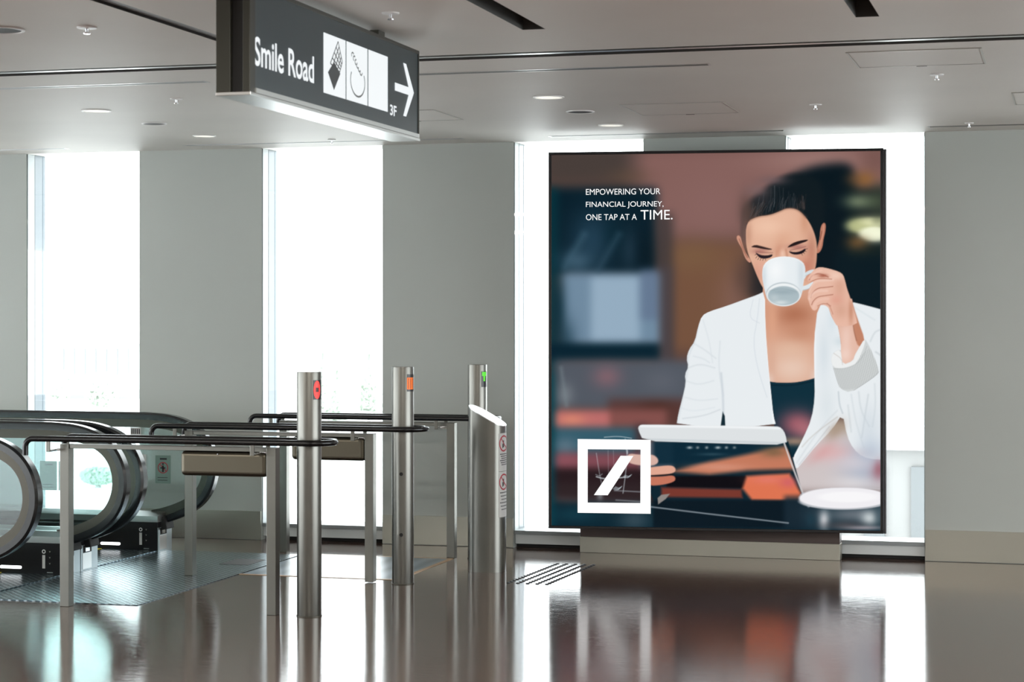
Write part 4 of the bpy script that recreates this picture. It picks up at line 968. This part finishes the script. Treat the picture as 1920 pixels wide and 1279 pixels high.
Cc = LIN[j0, i0] * (1 - fx) * (1 - fy) + LIN[j0, i0 + 1] * fx * (1 - fy) + LIN[j0 + 1, i0] * (1 - fx) * fy + LIN[j0 + 1, i0 + 1] * fx * fy
co = np.zeros((NZ * NX, 3)); co[:, 0] = U.ravel(); co[:, 1] = .004; co[:, 2] = V.ravel()
me = bpy.data.meshes.new('poster_panel'); me.vertices.add(NX * NZ); me.vertices.foreach_set('co', co.ravel())
q = np.arange(NZ * NX).reshape(NZ, NX); quads = np.stack([q[:-1, :-1], q[:-1, 1:], q[1:, 1:], q[1:, :-1]], -1).reshape(-1, 4)
nf = len(quads); me.loops.add(nf * 4); me.polygons.add(nf)
me.loops.foreach_set('vertex_index', quads.ravel().astype(np.int32)); me.polygons.foreach_set('loop_start', np.arange(0, nf * 4, 4, dtype=np.int32))
try: me.polygons.foreach_set('loop_total', np.full(nf, 4, np.int32))
except Exception: pass
me.update(calc_edges=True); me.validate()
ca = me.color_attributes.new('print', 'FLOAT_COLOR', 'POINT'); ca.data.foreach_set('color', np.concatenate([Cc.reshape(-1, 3), np.ones((NZ * NX, 1))], 1).ravel())
pm = mat('backlit_print', (0, 0, 0), .3, 0, .04); at_ = nd(pm, 'ShaderNodeAttribute'); at_.attribute_name = 'print'
b = pm.node_tree.nodes['Principled BSDF']; lk(pm, at_.outputs['Color'], b.inputs['Emission Color']); b.inputs['Emission Strength'].default_value = 1.0
me.materials.append(pm)
pp = bpy.data.objects.new('poster_panel', me); COL.objects.link(pp); pp.parent = bb
tag(pp, 'backlit print of a woman in a white blazer drinking from a white cup over a tablet')
# slogan and emblem
em = mat('print_white', (0, 0, 0), .4, emit=(1, 1, 1), es=1.0)
def flat_text(name, s, x0, x1, y0, y1, bold=0):
    a0, c0 = bloc(x0, y1); a1, c1 = bloc(x1, y0)
    m_ = Matrix(((1, 0, 0, a0), (0, 0, -1, .0032), (0, 1, 0, c0), (0, 0, 0, 1)))
    return text_mesh(name, s, a1 - a0, c1 - c0, WT(bb) @ m_, em, bb, bold=bold, depth=.0)
flat_text('slogan_line', 'EMPOWERING YOUR', 1098.5, 1238, 353, 365.5)
flat_text('slogan_line', 'FINANCIAL JOURNEY,', 1098.5, 1244, 377, 391.5)
flat_text('slogan_line', 'ONE TAP AT A', 1098.5, 1194, 401, 413)
flat_text('slogan_line', 'TIME.', 1201, 1261, 393.5, 412)
def fp(pts): return [bloc(*p) for p in pts]
o_ = fp([(1083, 823.3), (1220, 825), (1220, 963.6), (1083, 961.7)]); i_ = fp([(1102, 842.5), (1201, 843.2), (1200.6, 943.4), (1101.8, 942.6)])
mb = MB(); yq, yb = .0005, .0035
V_ = [(x, yq, z) for x, z in o_] + [(x, yq, z) for x, z in i_] + [(x, yb, z) for x, z in o_] + [(x, yb, z) for x, z in i_]
Fc = []
for k in range(4):
    k2 = (k + 1) % 4; Fc += [(k, k2, 4 + k2, 4 + k), (8 + k, 12 + k, 12 + k2, 8 + k2), (k, 8 + k, 8 + k2, k2), (4 + k, 4 + k2, 12 + k2, 12 + k)]
mb.add(V_, Fc)
s_ = fp([(1113.5, 928.5), (1139.5, 928.8), (1187.5, 855), (1163.5, 854.8)])
mb.add([(x, yq, z) for x, z in s_] + [(x, yb, z) for x, z in s_], [(0, 1, 2, 3), (7, 6, 5, 4), (0, 4, 5, 1), (1, 5, 6, 2), (2, 6, 7, 3), (3, 7, 4, 0)])
local(mb, 'emblem', em)
tag(bpy.data.objects['emblem'], 'white square emblem with a slanting bar')

# ================================================================== OUTSIDE
gr = MB().box(-90, 60, 16, 220, -2.7, -2.5).build('outside_ground', noise_var(mat('outside_paving', (.8, .8, .79), .8), (.2, .05, .2), .12)); tag(gr, kind='structure')
def building(x0, x1, y0, y1, z1, col, label, nx, nz, wcol):
    t = empty('distant_building', ((x0 + x1) / 2, y0, -2.5), label=label, cat='building')
    MB().box(x0, x1, y0, y1, -2.5, z1).build('walls', mat('facade_pale', col, .8), t)
    wm = mat('facade_window', wcol, .4)
    first = None
    for i in range(nx):
        for j in range(nz):
            dx = (x1 - x0) / nx; xx = x0 + dx * (i + .28); zz = z1 - 1.6 - j * 2.6
            if first is None:
                first = MB().box(xx, xx + dx * .44, y0 - .08, y0 - .01, zz, zz + 1.3).build('window', wm, t); bx, bz_ = xx, zz
            else:
                c = first.copy(); COL.objects.link(c); c.parent = t; c.location = (first.location.x + xx - bx, first.location.y, first.location.z + zz - bz_)
    MB().box(x0 - .3, x1 + .3, y0 - .3, y1 + .3, z1, z1 + .4).build('roof', mat('roof_pale', (.55, .57, .58), .8), t)
building(-49.6, -45.4, 92, 104, .35, (.22, .23, .23), 'long low pale building seen hazily through the left window', 7, 1, (.15, .16, .165))
building(-5.2, -2.0, 35, 41, -.65, (.215, .215, .212), 'pale apartment block seen through the window right of the billboard', 4, 1, (.12, .13, .135))
leafm = noise_var(mat('foliage', (.50, .56, .49), .8), (2, 2, 2), .25); trunkm = mat('bark', (.4, .38, .36), .9)  # hazy glare outside is put into these pale tree colours
def tree(x, y, h, kind, label):
    t = empty('tree', (x, y, -2.5), label=label, cat='tree', group='trees outside the windows')
    MB().cyl(x, y, -2.5, -2.5 + h * .5, .07, 10, .04).build('trunk', trunkm, t, smooth=True)
    mb = MB(); rnd = random.Random(int(x * 7 + y))
    for k in range(3500 if kind == 'cone' else 3800):
        if kind == 'cone':
            u = rnd.random() ** .8; z = -2.5 + h * (.12 + .82 * u); rr = (1 - u) * h * .2 * (0.35 + .65 * rnd.random()) * (1 + .25 * math.sin(u * 40)); an = rnd.random() * 2 * PI
            p = Vector((x + rr * math.cos(an), y + rr * math.sin(an), z))
        else:
            an, bn = rnd.random() * 2 * PI, math.acos(2 * rnd.random() - 1); q_ = h * .24 * (.5 + .5 * rnd.random())
            q_ *= (.8 if kind == 'shrub' else 1); p = Vector((x + q_ * (2.6 if kind == 'shrub' else 1) * math.cos(an) * math.sin(bn), y + q_ * math.sin(an) * math.sin(bn), -2.5 + h * (.3 if kind == 'shrub' else .68) + q_ * math.cos(bn) * 1.1))
        a_ = Vector((rnd.gauss(0, 1), rnd.gauss(0, 1), rnd.gauss(0, 1))).normalized() * .07; c_ = a_.orthogonal().normalized() * .05
        mb.add([p - a_, p + c_, p + a_, p - c_], [(0, 1, 2, 3)])
    mb.build('foliage', leafm, t)
def tx(px, Y): l = (px - 960) / F_; return Y * (-S_ + C_s * l) / (C_s + S_ * l)
for px, Y, h, kd, lb in ((605, 70, 2.95, 'cone', 'slender conifer seen beside the red light bollard through the second window'),
                         (632, 66, 2.4, 'cone', 'short broad conifer in the middle of the second window'),
                         (692, 72, 2.9, 'cone', 'slender conifer at the right edge of the second window'),
                         (192, 62, 2.4, 'round', 'round leafy tree seen in the left window above the handrails'),
                         (112, 70, 2.2, 'round', 'pale leafy tree at the left side of the left window'),
                         (184, 44, .95, 'shrub', 'low round shrub seen through the escalator glass below the left window')):
    tree(tx(px, Y), Y, h, kd, lb)
